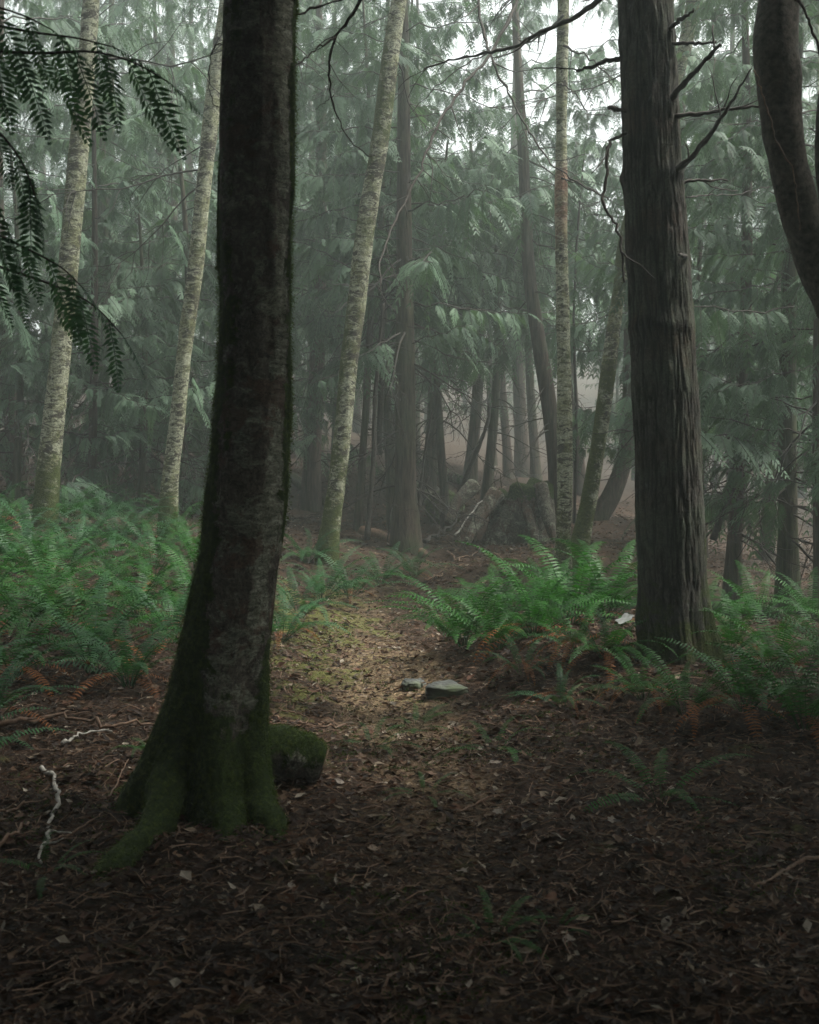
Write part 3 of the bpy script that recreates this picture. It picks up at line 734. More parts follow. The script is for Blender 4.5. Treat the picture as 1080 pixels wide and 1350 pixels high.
# ------------------------------------------------------------------ 4. pale alders
def alder(label, rows, Y, ztop, seed, moss_amt=.2, moss_side=None, red=None, branches=7, zb=4.5):
    rs = np.random.default_rng(seed); S = trunk_from_pixels(rows, Y, ztop)
    B0 = np.array([S[1, 0], S[1, 1], g(S[1, 0], S[1, 1])]); r = thing('alder_tree', label, 'tree', B0, 'pale mottled alder trunks')
    S2 = S.copy(); S2[:, :3] -= B0
    def cols(V_, Nn):
        z = V_[:, 2]; m = moss_amt + .10 + .45 * fbm(V_ * 2.5, 3, off=seed) + .45 * sstep(1.0, .1, z)
        if moss_side: m = m + .5 * np.clip(Nn[:, 0] * moss_side, 0, 1) * (.5 + .5 * np.sin(z * 1.7 + seed))
        rr = np.zeros(len(V_))
        if red is not None:
            a, b = [px(0, y, Y)[2] - B0[2] for y in red]; rr = sstep(b, b + .5, z) * sstep(a, a - .5, z) * np.clip(.75 + fbm(V_ * 4, 3), 0, 1)
        return {'moss': np.clip(m, 0, 1), 'red': rr}
    me, *_ = trunk_mesh(S2, 26, .06, lambda B, Nn, th: .012 * fbm(B * np.array([3, 3, 1.5]), 3, off=seed) + .006 * fbm(B * 11, 3), 'bark_alder', cols); link('trunk', me, r)
    add_dead(r, S, zb, ztop - .5, branches, 1.0, rs, ALDER_BRANCH, 'branch')
    return r, B0, S
def R3(l): return [(y, x - w * .45, x + w * .45) for y, x, w in l]
alder('pale mottled alder on the far left leaning right above the ferns', R3([(-40, 124, 22), (0, 120, 24), (120, 111, 25), (250, 99, 28), (400, 86, 29), (520, 74, 30), (600, 66, 32), (660, 61, 36)]), 13.6, 15, 21, .18, -1)
alder('slender grey alder just left of the mossy tree', R3([(-40, 306, 22), (0, 300, 22), (100, 285, 23), (230, 270, 23), (350, 258, 22), (450, 245, 22), (560, 233, 23), (620, 226, 24), (672, 222, 28)]), 14.0, 15, 22, .12)
alder('leaning alder with mossy left side beside the leaf bank', R3([(-40, 531, 21), (0, 526, 22), (60, 517, 24), (130, 508, 25), (200, 499, 26), (300, 482, 27), (400, 470, 28), (480, 460, 26), (560, 453, 24), (640, 444, 26), (700, 435, 30), (725, 432, 34)]), 13.8, 15, 23, .24, -1)
a742, B742, S742 = alder('straight alder with a reddish patch high on its trunk', R3([(-40, 743, 15), (0, 743, 16), (100, 741, 17), (200, 740, 17), (300, 740, 18), (400, 742, 20), (500, 744, 21), (620, 745, 22), (700, 743, 23), (738, 742, 27)]), 13.0, 14, 24, .10, None, (195, 335))
alder('mossy green alder leaning behind the dark fir trunk', R3([(-60, 922, 18), (0, 914, 20), (60, 904, 20), (140, 878, 20), (220, 852, 20), (300, 828, 20), (380, 817, 20), (440, 808, 21), (500, 801, 22), (580, 790, 22), (650, 778, 24), (700, 768, 28), (735, 762, 34)]), 14, 12, 25, .40, -1)
# long bare arching branches that hang across the middle
for pts, r0, r1, Y, dY, sd in (
        ([(743, -150), (725, -90), (700, -40), (682, 0), (654, 62), (612, 112), (576, 167), (552, 230), (524, 282), (505, 331), (500, 378)], .024, .006, 12.9, -3.4, 16),
        ([(743, -160), (700, -120), (650, -60), (630, 0), (640, 50), (650, 80), (668, 117), (691, 163), (715, 199), (733, 220), (760, 240), (800, 262)], .022, .006, 12.9, -2.4, 12),
        ([(743, 60), (775, 75), (800, 100), (812, 128)], .012, .004, 12.9, -.5, 5), ([(743, 20), (700, 55), (640, 70), (580, 110), (540, 150)], .014, .004, 12.9, 1, 9),
        ([(740, 110), (760, 125), (775, 150), (800, 152)], .010, .004, 12.9, -.3, 5), ([(741, 235), (770, 245), (800, 262), (815, 285)], .012, .004, 12.9, .5, 4)):
    px_branch(a742, B742, pts, Y, r0, r1, 'twig', 'branch', dY=dY, side=sd, bend=.03)
# bare twigs reaching in from the top of the mossy foreground tree
for pts, r0, r1, dY, sd in (
        ([(385, -160), (440, -110), (480, -50), (475, 0), (458, 27), (437, 66), (437, 124), (457, 179), (482, 203), (495, 206)], .012, .002, .5, 6),
        ([(385, 90), (402, 77), (420, 62), (443, 49)], .004, .003, .2, 1), ([(385, 20), (410, 12), (450, -1), (480, -20)], .006, .003, .2, 1),
        ([(440, 125), (428, 135), (416, 144)], .002, .001, .1, 0),
        ([(296, 60), (283, 62), (276, 90), (277, 120), (283, 138), (296, 140)], .003, .002, .1, 0)):
    px_branch(root, FT_BASE, pts, FT_Y, r0, r1, 'twig', 'bare_branch', dY=dY, side=sd, bend=.008)

# ------------------------------------------------------------------ 5. cedars and dark trunks in the middle distance
C_ = [  # x_px, depth, width px, top z, foliage from z, label, boughs, size, lean, bow, dead
    (535, 17.0, 34, 15, 3.3, 'cedar with a flared dark base standing on the brown leaf bank', 34, .95, .5, .05, 14),
    (408, 22.0, 26, 17, 4.2, 'dark cedar trunk on the slope right of the big mossy tree', 30, 1.0, 1.0, .0, 10),
    (563, 23.0, 22, 16, 4.6, 'dark straight trunk just behind the flared cedar on the bank', 26, 1.0, -.5, .0, 10),
    (618, 25.0, 19, 14, 5.4, 'slim dark cedar rising behind the broken stump', 30, 1.1, .5, .0, 8),
    (672, 31.0, 14, 15, 6.5, 'thin misty trunk above the broken stump', 22, 1.1, -3, .0, 6),
    (650, 36.0, 12, 16, 7.0, 'thinnest grey trunk in the mist behind the stump', 20, 1.2, .5, .0, 4),
    (708, 29.0, 15, 13, 6.6, 'misty trunk leaning left beside the straight alder', 18, 1.0, -5, .0, 6),
    (768, 26.0, 18, 15, 5.2, 'dark trunk close behind the straight alder on its right', 22, 1.0, -2, .0, 10),
    (965, 13.5, 23, 12, 1.9, 'dark trunk behind green cedar sprays right of the fir', 30, .72, -1, .0, 10),
    (1042, 13.0, 30, 13, 1.2, 'cedar at the right edge hung with bright green sprays', 40, .78, .5, .0, 8),
    (968, 27.0, 17, 20, 9.0, 'tall pale misty trunk high up between fir and curved tree', 16, .9, .4, .0, 14),
    (690, 33.0, 20, 22, 13., 'tall faint trunk against the brightest sky at the top', 14, 1.0, .3, .0, 14),
    (165, 24.0, 22, 18, 3.4, 'dark trunk right of the far left alder', 34, 1.1, 0, .0, 6),
    (130, 21.0, 24, 17, 3.0, 'dark trunk close against the far left alder', 30, 1.1, -1, .0, 6),
    (212, 26.0, 26, 18, 4.0, 'broad shadowed trunk left of the slender grey alder', 30, 1.15, 1, .0, 6),
    (25, 18.0, 26, 17, 1.8, 'dark cedar behind the ferns at the far left edge', 36, 1.1, 0, .0, 8),
    (330, 20.0, 22, 17, 2.0, 'cedar hidden behind the foreground mossy trunk', 36, 1.0, 0, .0, 6),
    (445, 27.0, 17, 18, 5.0, 'dim trunk between the slope cedar and leaning alder', 28, 1.1, 0, .0, 6),
    (640, 22.5, 16, 9.2, 4.4, 'lower cedar with pale drooping sprays in the middle of the view', 34, 1.05, 2, .0, 8),
    (590, 20.0, 14, 8.2, 3.8, 'young cedar with pale drooping sprays left of the middle', 26, .9, 0, .0, 6),
    (520, 20.0, 16, 12, 4.4, 'cedar with high boughs behind the leaning alder', 26, .95, 0, .0, 8),
    (1010, 18.0, 18, 12, 2.6, 'green cedar between the fir and the right edge', 34, 1.0, 0, .0, 8),
    (900, 21.0, 18, 11, 3.0, 'cedar half hidden behind the dark fir', 28, 1.0, 0, .0, 6),
    (230, 17.5, 14, 7.5, 1.3, 'young cedar with low dark sprays behind the slender grey alder', 30, .85, 0, .0, 4),
    (120, 16.5, 14, 8.0, 1.3, 'young cedar with low dark sprays between the two left alders', 30, .85, 0, .0, 4),
    (185, 17.0, 12, 5.6, .9, 'small cedar with bright lacy sprays between the left alders above the ferns', 30, .68, 0, .0, 2),
    (20, 16.4, 12, 6.6, 1.2, 'small cedar spreading sprays at the left edge above the ferns', 30, .75, 0, .0, 2),
    (1085, 11.6, 18, 6.6, .9, 'small cedar cut by the right edge with green sprays over the ferns', 40, .72, 0, .0, 3),
    (930, 16.5, 12, 7.4, 1.6, 'young cedar showing pale green sprays just right of the fir', 36, .85, 0, .0, 3),
    (470, 19.0, 12, 9.6, 4.6, 'young cedar with pale sprays behind the leaning alder', 30, .9, 0, .0, 6),
    (345, 24.0, 14, 8.0, 1.8, 'young cedar on the slope peeping out beside the mossy tree', 24, .9, 0, .0, 4),
]
for t in C_:
    x_, Y_, w_, zt, zf, lab, nb, sz, ln, bw, dd = t
    w_ *= .82; bw = .25 * math.sin(x_ * 1.7) if x_ != 535 else 0.0; ln = ln + 1.2 * math.sin(x_ * .9)
    if 545 < x_ < 800 and x_ != 690: zt = min(zt, 1.5 + .285 * Y_)
    cedar(x_, Y_, w_, zt, zf, lab, nb, sz, ln, bw, dd, flare=.45 if x_ == 535 else .2)
# leaning trunk beside the straight alder and the J shaped one behind it
cedar(735, 19, 22, 11, 5.2, 'dark trunk leaning left just behind the straight alder', 20, .95, rows=R3([(200, 690, 15), (350, 697, 18), (430, 707, 20), (520, 722, 22), (600, 731, 22), (693, 737, 25)]), dead=8)
cedar(825, 20, 24, 11, 5.6, 'dark trunk with a bent J shaped foot left of the fir', 20, .95, rows=R3([(250, 834, 17), (400, 832, 19), (520, 830, 20), (600, 824, 23), (650, 808, 26), (680, 790, 28), (705, 772, 30)]), dead=6)
# thin dark dead stems
def stem(label, pts, Y, r0, r1, sd=4, mat='twig', dY=0.):
    b = px(*pts[0], Y); b = np.array([b[0], b[1], g(b[0], b[1])]); r = thing('dead_stem', label, 'tree', b, 'thin dead stems')
    P = list(pts); px_branch(r, b, P, Y, r0, r1, mat, 'trunk', side=0, dY=dY, bend=.01)
    rs = np.random.default_rng(int(pts[0][0])); q = np.array([px(x, y, Y) for x, y in pts])
    o = np.argsort(q[:, 2]); SS = np.c_[q[o], np.zeros(len(q))]
    if sd: add_dead(r, SS, SS[0, 2] + .5, SS[-1, 2], sd, .6, rs)
    return r
stem('thin black stem standing left of the flared cedar', [(484, 712), (488, 660), (493, 600), (494, 540), (498, 480), (506, 400)], 16.5, .045, .02, 8)
stem('thin leaning stem right of the flared cedar', [(548, 720), (553, 660), (560, 600), (570, 540)], 17.5, .035, .012, 4)
stem('mossy leaning stem behind the flared cedar', [(545, 700), (556, 650), (565, 628)], 18.5, .06, .03, 0, 'twig')
stem('slim dead stem slanting up from the broken stump', [(606, 650), (622, 610), (642, 560), (646, 530)], 19.5, .05, .03, 3)
stem('thin dead stem leaning right of the fir', [(940, 712), (955, 670), (968, 625), (972, 560)], 13, .045, .02, 5)
stem('thin bare stem rising right of the straight alder', [(757, 690), (760, 560), (757, 420), (762, 300), (772, 180)], 18, .030, .012, 10)
stem('tall thin bare stem left of the leaning alder top', [(500, 600), (505, 420), (514, 260), (534, 100), (545, -20)], 19, .05, .02, 10)

# ------------------------------------------------------------------ 6. near hemlock branches at the top left
def pinnate(rs, L=.30, n=22, pl=.045, pw=.010, sag=.15, gap=0.55):
    """hanging frond with paired leaflets along +X"""
    mb = MB(); P, T = spray_axis(np.zeros(3), np.array([1.0, 0, 0]), L, n, sag)
    V_, Q_, T_, _ = tube(P[::3], np.linspace(.0022, .0008, len(P[::3])), 4); mb.add(V_, Q_, T_, np.zeros(len(V_)))
    s = np.linspace(0, 1, n); prof = np.sin(math.pi * np.clip(s * .86 + .10, 0, 1)) ** .7 * pl * rs.uniform(.6, 1.2, n)
    for q in (-1, 1):
        lat = np.tile([0, q * 1.0, 0], (n, 1)); D = norm(T * gap + lat + rs.standard_normal((n, 3)) * .08 + np.array([0, 0, -.12])); Sd = norm(np.cross(np.cross(D, T), D))
        kites(mb, P, D, Sd, prof * rs.uniform(.85, 1.1, n), pw, np.clip(rs.normal(.45, .15, n), 0, 1), .18)
    return mb
HF = [pinnate(np.random.default_rng(400 + k), .29, 17, .058, .0150).mesh('frond', [M['hemlock_leaf']]) for k in range(4)]
hy = 4.0
hb = np.array([-2.35, hy, 0.0]); hb[2] = g(hb[0], hb[1])
hem = thing('hemlock_tree', 'near dark conifer whose drooping fronds reach in at the top left', 'tree', hb)
me, *_ = trunk_mesh(np.array([[0, 0, -.3, .17], [0, 0, .5, .15], [.03, 0, 3, .12], [.05, 0, 6, .08], [.05, 0, 9, .03]]), 20, .15, cedar_disp(.012), 'bark_cedar'); link('trunk', me, hem)
def hang(pts, Y, fr, L=1.0, dY=0., seed=0):
    rs = np.random.default_rng(seed); P = np.array([px(x, y, Y + dY * i / (len(pts) - 1)) for i, (x, y) in enumerate(pts)]) - hb
    P = np.vstack([[0.04, 0, P[0, 2] - .05], P]); C = catmull(P, 40)
    mb = MB(); V_, Q_, T_, _ = tube(C, np.linspace(.012, .0025, 40), 6); mb.add(V_, Q_, T_)
    tw = link('bough', mb.mesh('bough', [M['twig']], True), hem)
    s0 = 8
    for k in range(fr):
        i = int(s0 + (39 - s0) * (k + .5) / fr); t = norm(C[i] - C[i - 1])
        out = norm(t * rs.uniform(.15, .5) + np.array([0, rs.uniform(-.25, .25), 0]) + np.array([0, 0, -1.0]) * rs.uniform(.8, 1.2))
        nv = norm(np.array([rs.uniform(-.9, .9), -1.0, rs.uniform(-.3, .9)])); yv = norm(np.cross(nv, out)); nv = np.cross(out, yv)
        o = link('frond', HF[rs.integers(4)], tw, C[i]); o.rotation_euler = Matrix(np.stack([out, yv, nv], 1).tolist()).to_euler(); o.scale = (float(L * rs.uniform(.7, 1.15)),) * 3
    o = link('frond', HF[0], tw, C[-1]); o.rotation_euler = Vector(norm(C[-1] - C[-4] + np.array([0, 0, -.02]))).to_track_quat('X', 'Z').to_euler(); o.scale = (.7 * L,) * 3
hang([(-60, 60), (0, 68), (60, 70), (120, 68), (175, 82), (222, 108)], 4.0, 13, 1.0, .1, 1)
hang([(-70, 20), (-20, 30), (40, 42), (100, 50), (150, 62)], 4.3, 8, 1.1, .1, 9)
hang([(-80, -10), (-20, 5), (30, 20), (70, 40)], 3.9, 7, .9, .1, 2)
hang([(-70, 120), (-30, 150), (0, 175), (30, 215), (48, 262)], 3.8, 10, .9, .0, 3)
hang([(-70, 270), (-20, 300), (30, 325), (80, 352), (110, 380)], 4.1, 10, 1.0, .1, 4)
hang([(-60, 330), (0, 352), (60, 372), (120, 400), (160, 440)], 4.4, 9, .95, .1, 5)
hang([(-80, 200), (-40, 235), (-5, 270), (10, 300)], 3.7, 7, 1.0, .0, 6)

# ------------------------------------------------------------------ 7. forest further back
FAR_BANDS = ['behind the cedar at the far left edge', 'behind the far left alder', 'between the two left alders', 'behind the slender grey alder', 'hidden behind the foreground mossy trunk', 'just right of the foreground mossy trunk',
             'behind the leaning alder', 'behind the flared cedar', 'behind the green boulder', 'behind the broken stump', 'behind the straight alder', 'between the straight alder and the fir',
             'hidden behind the dark fir', 'just right of the dark fir', 'behind the dark trunk right of the fir', 'behind the curved tree at the right edge']
def far_ok(x, y, pts, dmin): return all((x - a) ** 2 + (y - b) ** 2 > dmin ** 2 for a, b in pts)
pts = []; rs = np.random.default_rng(77); n = 0
while n < 118:
    y = 24 + (46 if n < 74 else 70) * rs.random() ** 1.15; u = rs.uniform(-.47, .47); x = u * y
    pxx = 540 + u * F
    if not far_ok(x, y, pts, 1.9): continue
    gap = 560 < pxx < 1010
    if gap and y < 30: continue
    if 560 < pxx < 720 and y < 40: continue
    k = int(rs.integers(4)); sc = rs.uniform(.85, 1.2)
    H = (19, 17, 22, 15)[k]
    if gap:      # the canopy opens here: only low crowns
        ylim = (230 if pxx < 830 else 150) + 80 * rs.random(); lim = CAMZ + (620 - ylim) / F * y - g(x, y)
        sc = min(sc, lim / H)
        if sc < .35: continue
    if not gap and y < 46: sc = min(sc, (CAMZ + .47 * y + 1.0 - g(x, y)) / H)
    pts.append((x, y)); n += 1
    band = FAR_BANDS[min(len(FAR_BANDS) - 1, int(max(0, pxx) / 1080 * len(FAR_BANDS)))]; dist = 'misty' if y < 38 else 'faint' if y < 55 else 'faintest'
    far_tree(x, y, k, sc, rs.uniform(0, 6.28),
             f'{dist} conifer {band}', 'misty conifers ' + band)
# unseen trees added beside and behind the camera to shade the foreground
SHADE_COVER = [far_proto(11, 14, 4.9, 230, 2.3), far_proto(12, 15, 5.2, 240, 2.4)]  # oversized dense crowns, shaped to block the sky overhead
PROTO += SHADE_COVER
for x, y, k, sc in ((6.4, 5.2, 4, .85), (-1.7, -1.5, 4, 1), (1.7, -1.7, 5, 1), (-5.2, 2.6, 5, 1), (5.4, 1.4, 4, 1.05), (-3.6, 1.0, 4, 1.0), (3.0, 1.2, 5, 1.0), (-1.6, -2.8, 4, 1.0), (1.9, -2.2, 5, 1.0), (0.3, -6.5, 5, 1), (-5.5, -5, 4, 1.1), (5.5, -5, 5, 1.1), (7.5, -.5, 4, 1.1), (-7.5, -.8, 5, 1.1), (-6.5, 4.2, 4, 1),  # the first is an unseen tree added to shade the right-hand ferns
                    (0, -11, 4, 1.2), (-10, -9, 5, 1.2), (10, -9, 5, 1.2), (12, 2, 4, 1.2), (-12, 2, 4, 1.2), (-4, -15, 5, 1.3), (5, -15, 4, 1.3), (-13, 9, 5, 1.2)):
    far_tree(x, y, k, sc, x * 3.1, 'unseen conifer added beside or behind the viewer to shade the foreground', 'unseen conifers added to shade the foreground')

# ------------------------------------------------------------------ 8. sword ferns
def frond_mesh(rs, mat, n=34, L=1.0, name='frond', curl=0.0):
    mb = MB(); s = np.linspace(0, 1, n)
    up = rs.uniform(.95, 1.25); a = up - (up + rs.uniform(.15, .6)) * s ** 1.25    # pitch along the frond
    P = np.zeros((n, 3)); st = L / (n - 1); yw = rs.uniform(-.2, .2)
    for i in range(1, n): P[i] = P[i - 1] + st * np.array([math.cos(a[i]) * math.cos(yw * s[i]), math.cos(a[i]) * math.sin(yw * s[i]), math.sin(a[i])])
    T = norm(np.gradient(P, axis=0))
    V_, Q_, T_, _ = tube(P[::3], np.linspace(.0045, .001, len(P[::3])), 4); mb.add(V_, Q_, T_, np.full(len(V_), .1))
    prof = np.where(s < .16, 0, np.sin(math.pi * np.clip((s - .16) * .62 / .84 + .34, 0, 1)) ** .9) * .085 * L
    ok = s >= .14
    for q in (-1, 1):
        lat = norm(np.cross([0, 0, 1], T)) * q; up_ = norm(np.cross(T, lat)) * q
        D = norm(lat + T * .22 + up_ * rs.uniform(-.1, .25) + rs.standard_normal((n, 3)) * .09 - np.array([0, 0, .10])); Sd = norm(np.cross(np.cross(D, T), D))
        ln = prof * rs.uniform(.85, 1.1, n); tone = np.clip(.5 + .12 * rs.standard_normal(n) + .2 * s, 0, 1)
        O = P[ok]; D = D[ok]; Sd = Sd[ok]; ln = ln[ok][:, None]; tn = tone[ok]; w = .5 * .0165 * L
        dz = np.array([0, 0, -1.0])
        A = O - Sd * w * .6; B = O + Sd * w * .8; C1 = O + D * ln * .55 + Sd * w + dz * ln * .03; C2 = O + D * ln * .55 - Sd * w + dz * ln * .03; E = O + D * ln + dz * ln * .22
        m = len(O); V_ = np.stack([A, B, C1, C2, E], 1).reshape(-1, 3); b = np.arange(m)[:, None] * 5
        mb.add(V_, b + np.array([[0, 3, 2, 1]]), b + np.array([[3, 4, 2]]), np.repeat(tn, 5))
    return mb.mesh(name, [mat])
FR = [frond_mesh(np.random.default_rng(500 + k), M['fern']) for k in range(9)]
FD = [frond_mesh(np.random.default_rng(520 + k), M['fern_dead'], 26) for k in range(3)]
FERNS = []
def fern(x, y, size, label, nf=15, mat=None, dead=2, seed=0, az=None, group='sword ferns', dz=0.0, tilt=0.0):
    rs = np.random.default_rng(900 + seed + int(abs(x) * 100) + int(y * 37)); b = (x, y, g(x, y) + dz)
    r = thing('sword_fern', label, 'fern', b, group)
    for i in range(nf + dead):
        d = i >= nf
        a = i * 2.4 + rs.uniform(-.3, .3) if az is None else rs.uniform(*az)
        inner = (i % 3 == 0) and not d
        pit = (-.30 if inner else rs.uniform(-.05, .35)) if not d else rs.uniform(.75, 1.2)
        ff = (FD if d else FR)[rs.integers(3 if d else 9)]
        o = link('frond', ff, r, (math.cos(a) * .03, math.sin(a) * .03, .02 if not d else .10), (rs.uniform(-.3, .3), pit + tilt, a), float(size * rs.uniform(.75, 1.1) * (.75 if d else 1)))
        if mat and not d:
            o.material_slots[0].link = 'OBJECT'; o.material_slots[0].material = M[mat]
        if d: o['label'] = 'withered orange brown frond'
    return r
# left mass: rows of ferns from the front edge back to the alders
LF = []
rs = np.random.default_rng(31)
rows_ = [(7.6, [(-20, 1), (50, 1), (120, 1), (185, 1)]), (8.6, [(-40, 1), (20, 1), (85, 1), (150, 1), (215, 1)]), (9.7, [(-10, 1), (55, 1), (115, 1), (175, 1), (232, 1)]),
         (10.9, [(-30, 1), (25, 1), (80, 1), (135, 1), (190, 1), (245, 1)]), (12.2, [(0, 1), (50, 1), (105, 1), (155, 1), (210, 1), (262, 1)]), (13.6, [(-20, 1), (28, 1), (80, 1), (125, 1), (170, 1), (215, 1), (255, 1)])]
where = ['at front of the left bed', 'second row of the left bed', 'third row of the left bed', 'fourth row of the left bed', 'fifth row of the left bed', 'rearmost row of the left bed']
spot = ['at the frame edge', 'below the far left alder', 'between the two left alders', 'below the slender grey alder', 'near the mossy trunk', 'against the mossy trunk']
FUSED = []; FCOL = ['bushy', 'arching', 'spreading', 'glossy', 'feathery']
for k, (d, xs) in enumerate(rows_):
    for x, _ in xs:
        s = spot[0] if x < 5 else spot[1] if x < 70 else spot[2] if x < 130 else spot[3] if x < 195 else spot[4] if x < 235 else spot[5]
        lab = f'{FCOL[len(FUSED) % 5]} fern {where[k]} {s}'; FUSED.append(lab)
        X = (x + rs.uniform(-12, 12) - 540) / F * d; Yy = d + rs.uniform(-.4, .4)
        fern(X, Yy, rs.uniform(.72, .95), lab, int(rs.integers(13, 18)), 'fern_blue' if rs.random() < .35 else None, 5 if k < 1 else 3 if k < 3 else 1, seed=k)
for x, d, sz, lab, nf, mt, de in (
        # middle clump behind the mossy tree
        (372, 9.6, .72, 'pale fern emerging from behind the mossy tree at the path edge', 15, 'fern_blue', 2), (395, 10.8, .78, 'fern second from the mossy tree in the path side clump', 15, 'fern_blue', 1),
        (425, 12.0, .80, 'fern spreading in front of the leaning alder', 15, 'fern_blue', 1), (462, 12.6, .78, 'fern in the middle of the clump below the leaning alder', 15, 'fern_blue', 2),
        (502, 13.2, .75, 'low fern in front of the flared cedar', 14, 'fern_blue', 1), (545, 13.6, .62, 'small fern at the end of the path side clump', 13, 'fern_blue', 1), (405, 13.6, .8, 'fern half hidden at the foot of the leaning alder', 14, 'fern_blue', 0),
        # right clump beside the path
        (612, 8.7, .86, 'bright fern arching over the right edge of the path above the stone', 19, None, 0), (655, 8.3, .86, 'bright fern in the middle of the right path side clump', 18, None, 2), (590, 9.6, .66, 'small bright fern at the left end of the right path side clump', 14, None, 0),
        (705, 8.4, .95, 'tall fern left of the fir with orange fronds hanging below', 17, None, 9), (752, 9.0, 1.05, 'tall upright fern below the straight alder', 18, None, 1), (800, 9.2, 1.05, 'tall fern reaching up close to the left of the fir trunk', 17, None, 2),
        (668, 9.6, .72, 'fern at the back of the right path side clump', 15, None, 0), (720, 10.2, .85, 'dark fern behind the tall ones left of the fir', 15, None, 0), (800, 7.4, .66, 'shaded fern at the foot of the fir on its left', 12, None, 4),
        (760, 7.7, .60, 'shaded fern with withered fronds on the bank left of the fir', 9, None, 9),
        (850, 6.7, .48, 'low dark fern right in front of the fir foot', 12, None, 6), (690, 7.6, .42, 'low fern with hanging bluish fronds below the path side clump', 10, 'fern_blue', 7),
        (740, 6.9, .36, 'small drooping fern on the bare bank left of the fir', 9, 'fern_blue', 6),
        # right of the fir
        (905, 6.4, .58, 'shaded fern in front of the fir foot', 12, None, 4), (965, 7.6, .68, 'fern arching right behind the fir foot', 16, None, 1), (1025, 7.2, .66, 'green fern near the right edge level with the fir foot', 16, None, 2), (1090, 7.6, .7, 'fern cut by the right edge behind the others', 15, None, 1),
        (985, 6.3, .68, 'dark fern with drooping brown fronds near the right edge', 14, None, 9), (1065, 6.0, .75, 'lowest fern at the right edge reaching over bare soil', 14, None, 3), (930, 8.6, .66, 'fern rising directly behind the fir trunk', 14, None, 0), (1000, 9.2, .68, 'fern at the back right below the dark trunk', 15, None, 0),
        (1075, 9.6, .72, 'fern at the back right below the sprayed cedar', 15, None, 0), (1130, 6.4, .85, 'fern mostly outside the right edge', 14, None, 1),
        # left foreground
        (-15, 6.2, .62, 'bluish fern low at the left edge beside the long branch', 13, 'fern_blue', 2), (-60, 5.4, .62, 'bluish fern fronds poking in at the left edge over the sticks', 12, 'fern_blue', 1)):
    fern((x - 540) / F * d, d, sz, lab, nf, mt, de)
# seedlings on the floor
for x, y, sz, lab in ((648, 1222, .11, 'tiny green fern seedling in the dark foreground'), (728, 1222, .06, 'tiniest seedling right of the foreground seedling'), (490, 975, .16, 'low green sprig by the sawn limb beside the path'), (652, 992, .18, 'low green sprig right of the path below the stone'),
                      (548, 935, .14, 'small fern sprig at the path edge by the stone'), (205, 1010, .12, 'little sprig by the left side of the mossy roots'), (560, 1050, .10, 'tiny sprig in the middle of the path'), (870, 1060, .22, 'flat dark sprig cluster on bare soil right'), (60, 1165, .10, 'small sprig at lower left by the white branch')):
    p = px(x, y, 1); d = CAMZ / (CAMZ - p[2]); fern(p[0] * d, d, sz * 2.2, lab, 7, None, 0, group='seedlings on the forest floor', tilt=.35)

# ------------------------------------------------------------------ 9. stumps, stones, logs
def lump(name, label, cat, x_px, y_px, Y, rx, ry, rz, mat, seed, amp=.25, fr=1.6, group=None, sink=.3):
    p = px(x_px, y_px, Y); b = np.array([p[0], p[1], g(p[0], p[1])])
    nu, nv = 64, 40; u = np.linspace(0, 2 * math.pi, nu, endpoint=False); v = np.linspace(-.5, .5, nv) * math.pi * .998
    U, W_ = np.meshgrid(u, v); N_ = np.stack([np.cos(W_) * np.cos(U), np.cos(W_) * np.sin(U), np.sin(W_)], -1)
    r = 1 + amp * fbm(N_ * fr, 4, off=seed) + amp * .3 * fbm(N_ * fr * 4, 3, off=seed)
    N2 = np.sign(N_) * np.abs(N_) ** .8
    V_ = N2 * r[..., None] * np.array([rx, ry, rz]); V_[..., 2] += rz * (1 - sink)
    i = np.arange(nv - 1)[:, None] * nu; j = np.arange(nu)[None]; j2 = (j + 1) % nu
    Q_ = np.stack([i + j, i + j2, i + nu + j2, i + nu + j], -1).reshape(-1, 4)
    o = link(name, mesh(name, V_.reshape(-1, 3), Q_, None, [M[mat]], True, {'tone': np.ones(nu * nv)}), None, b)
    return tag(o, label, cat, group), b
lump('boulder', 'round green mossy boulder left of the broken stump', 'boulder', 586, 655, 21, .36, .35, .33, 'moss_rock', 3)
lump('stone', 'flat grey stone at the right edge of the path under the bright fern', 'stone', 590, 915, 7.75, .15, .13, .06, 'stone', 5, .35, 1.6, sink=1.0)
lump('stone', 'smaller grey stone just left of the flat one by the path', 'stone', 545, 903, 8.0, .085, .08, .05, 'stone', 8, .35, 1.6, sink=.95)
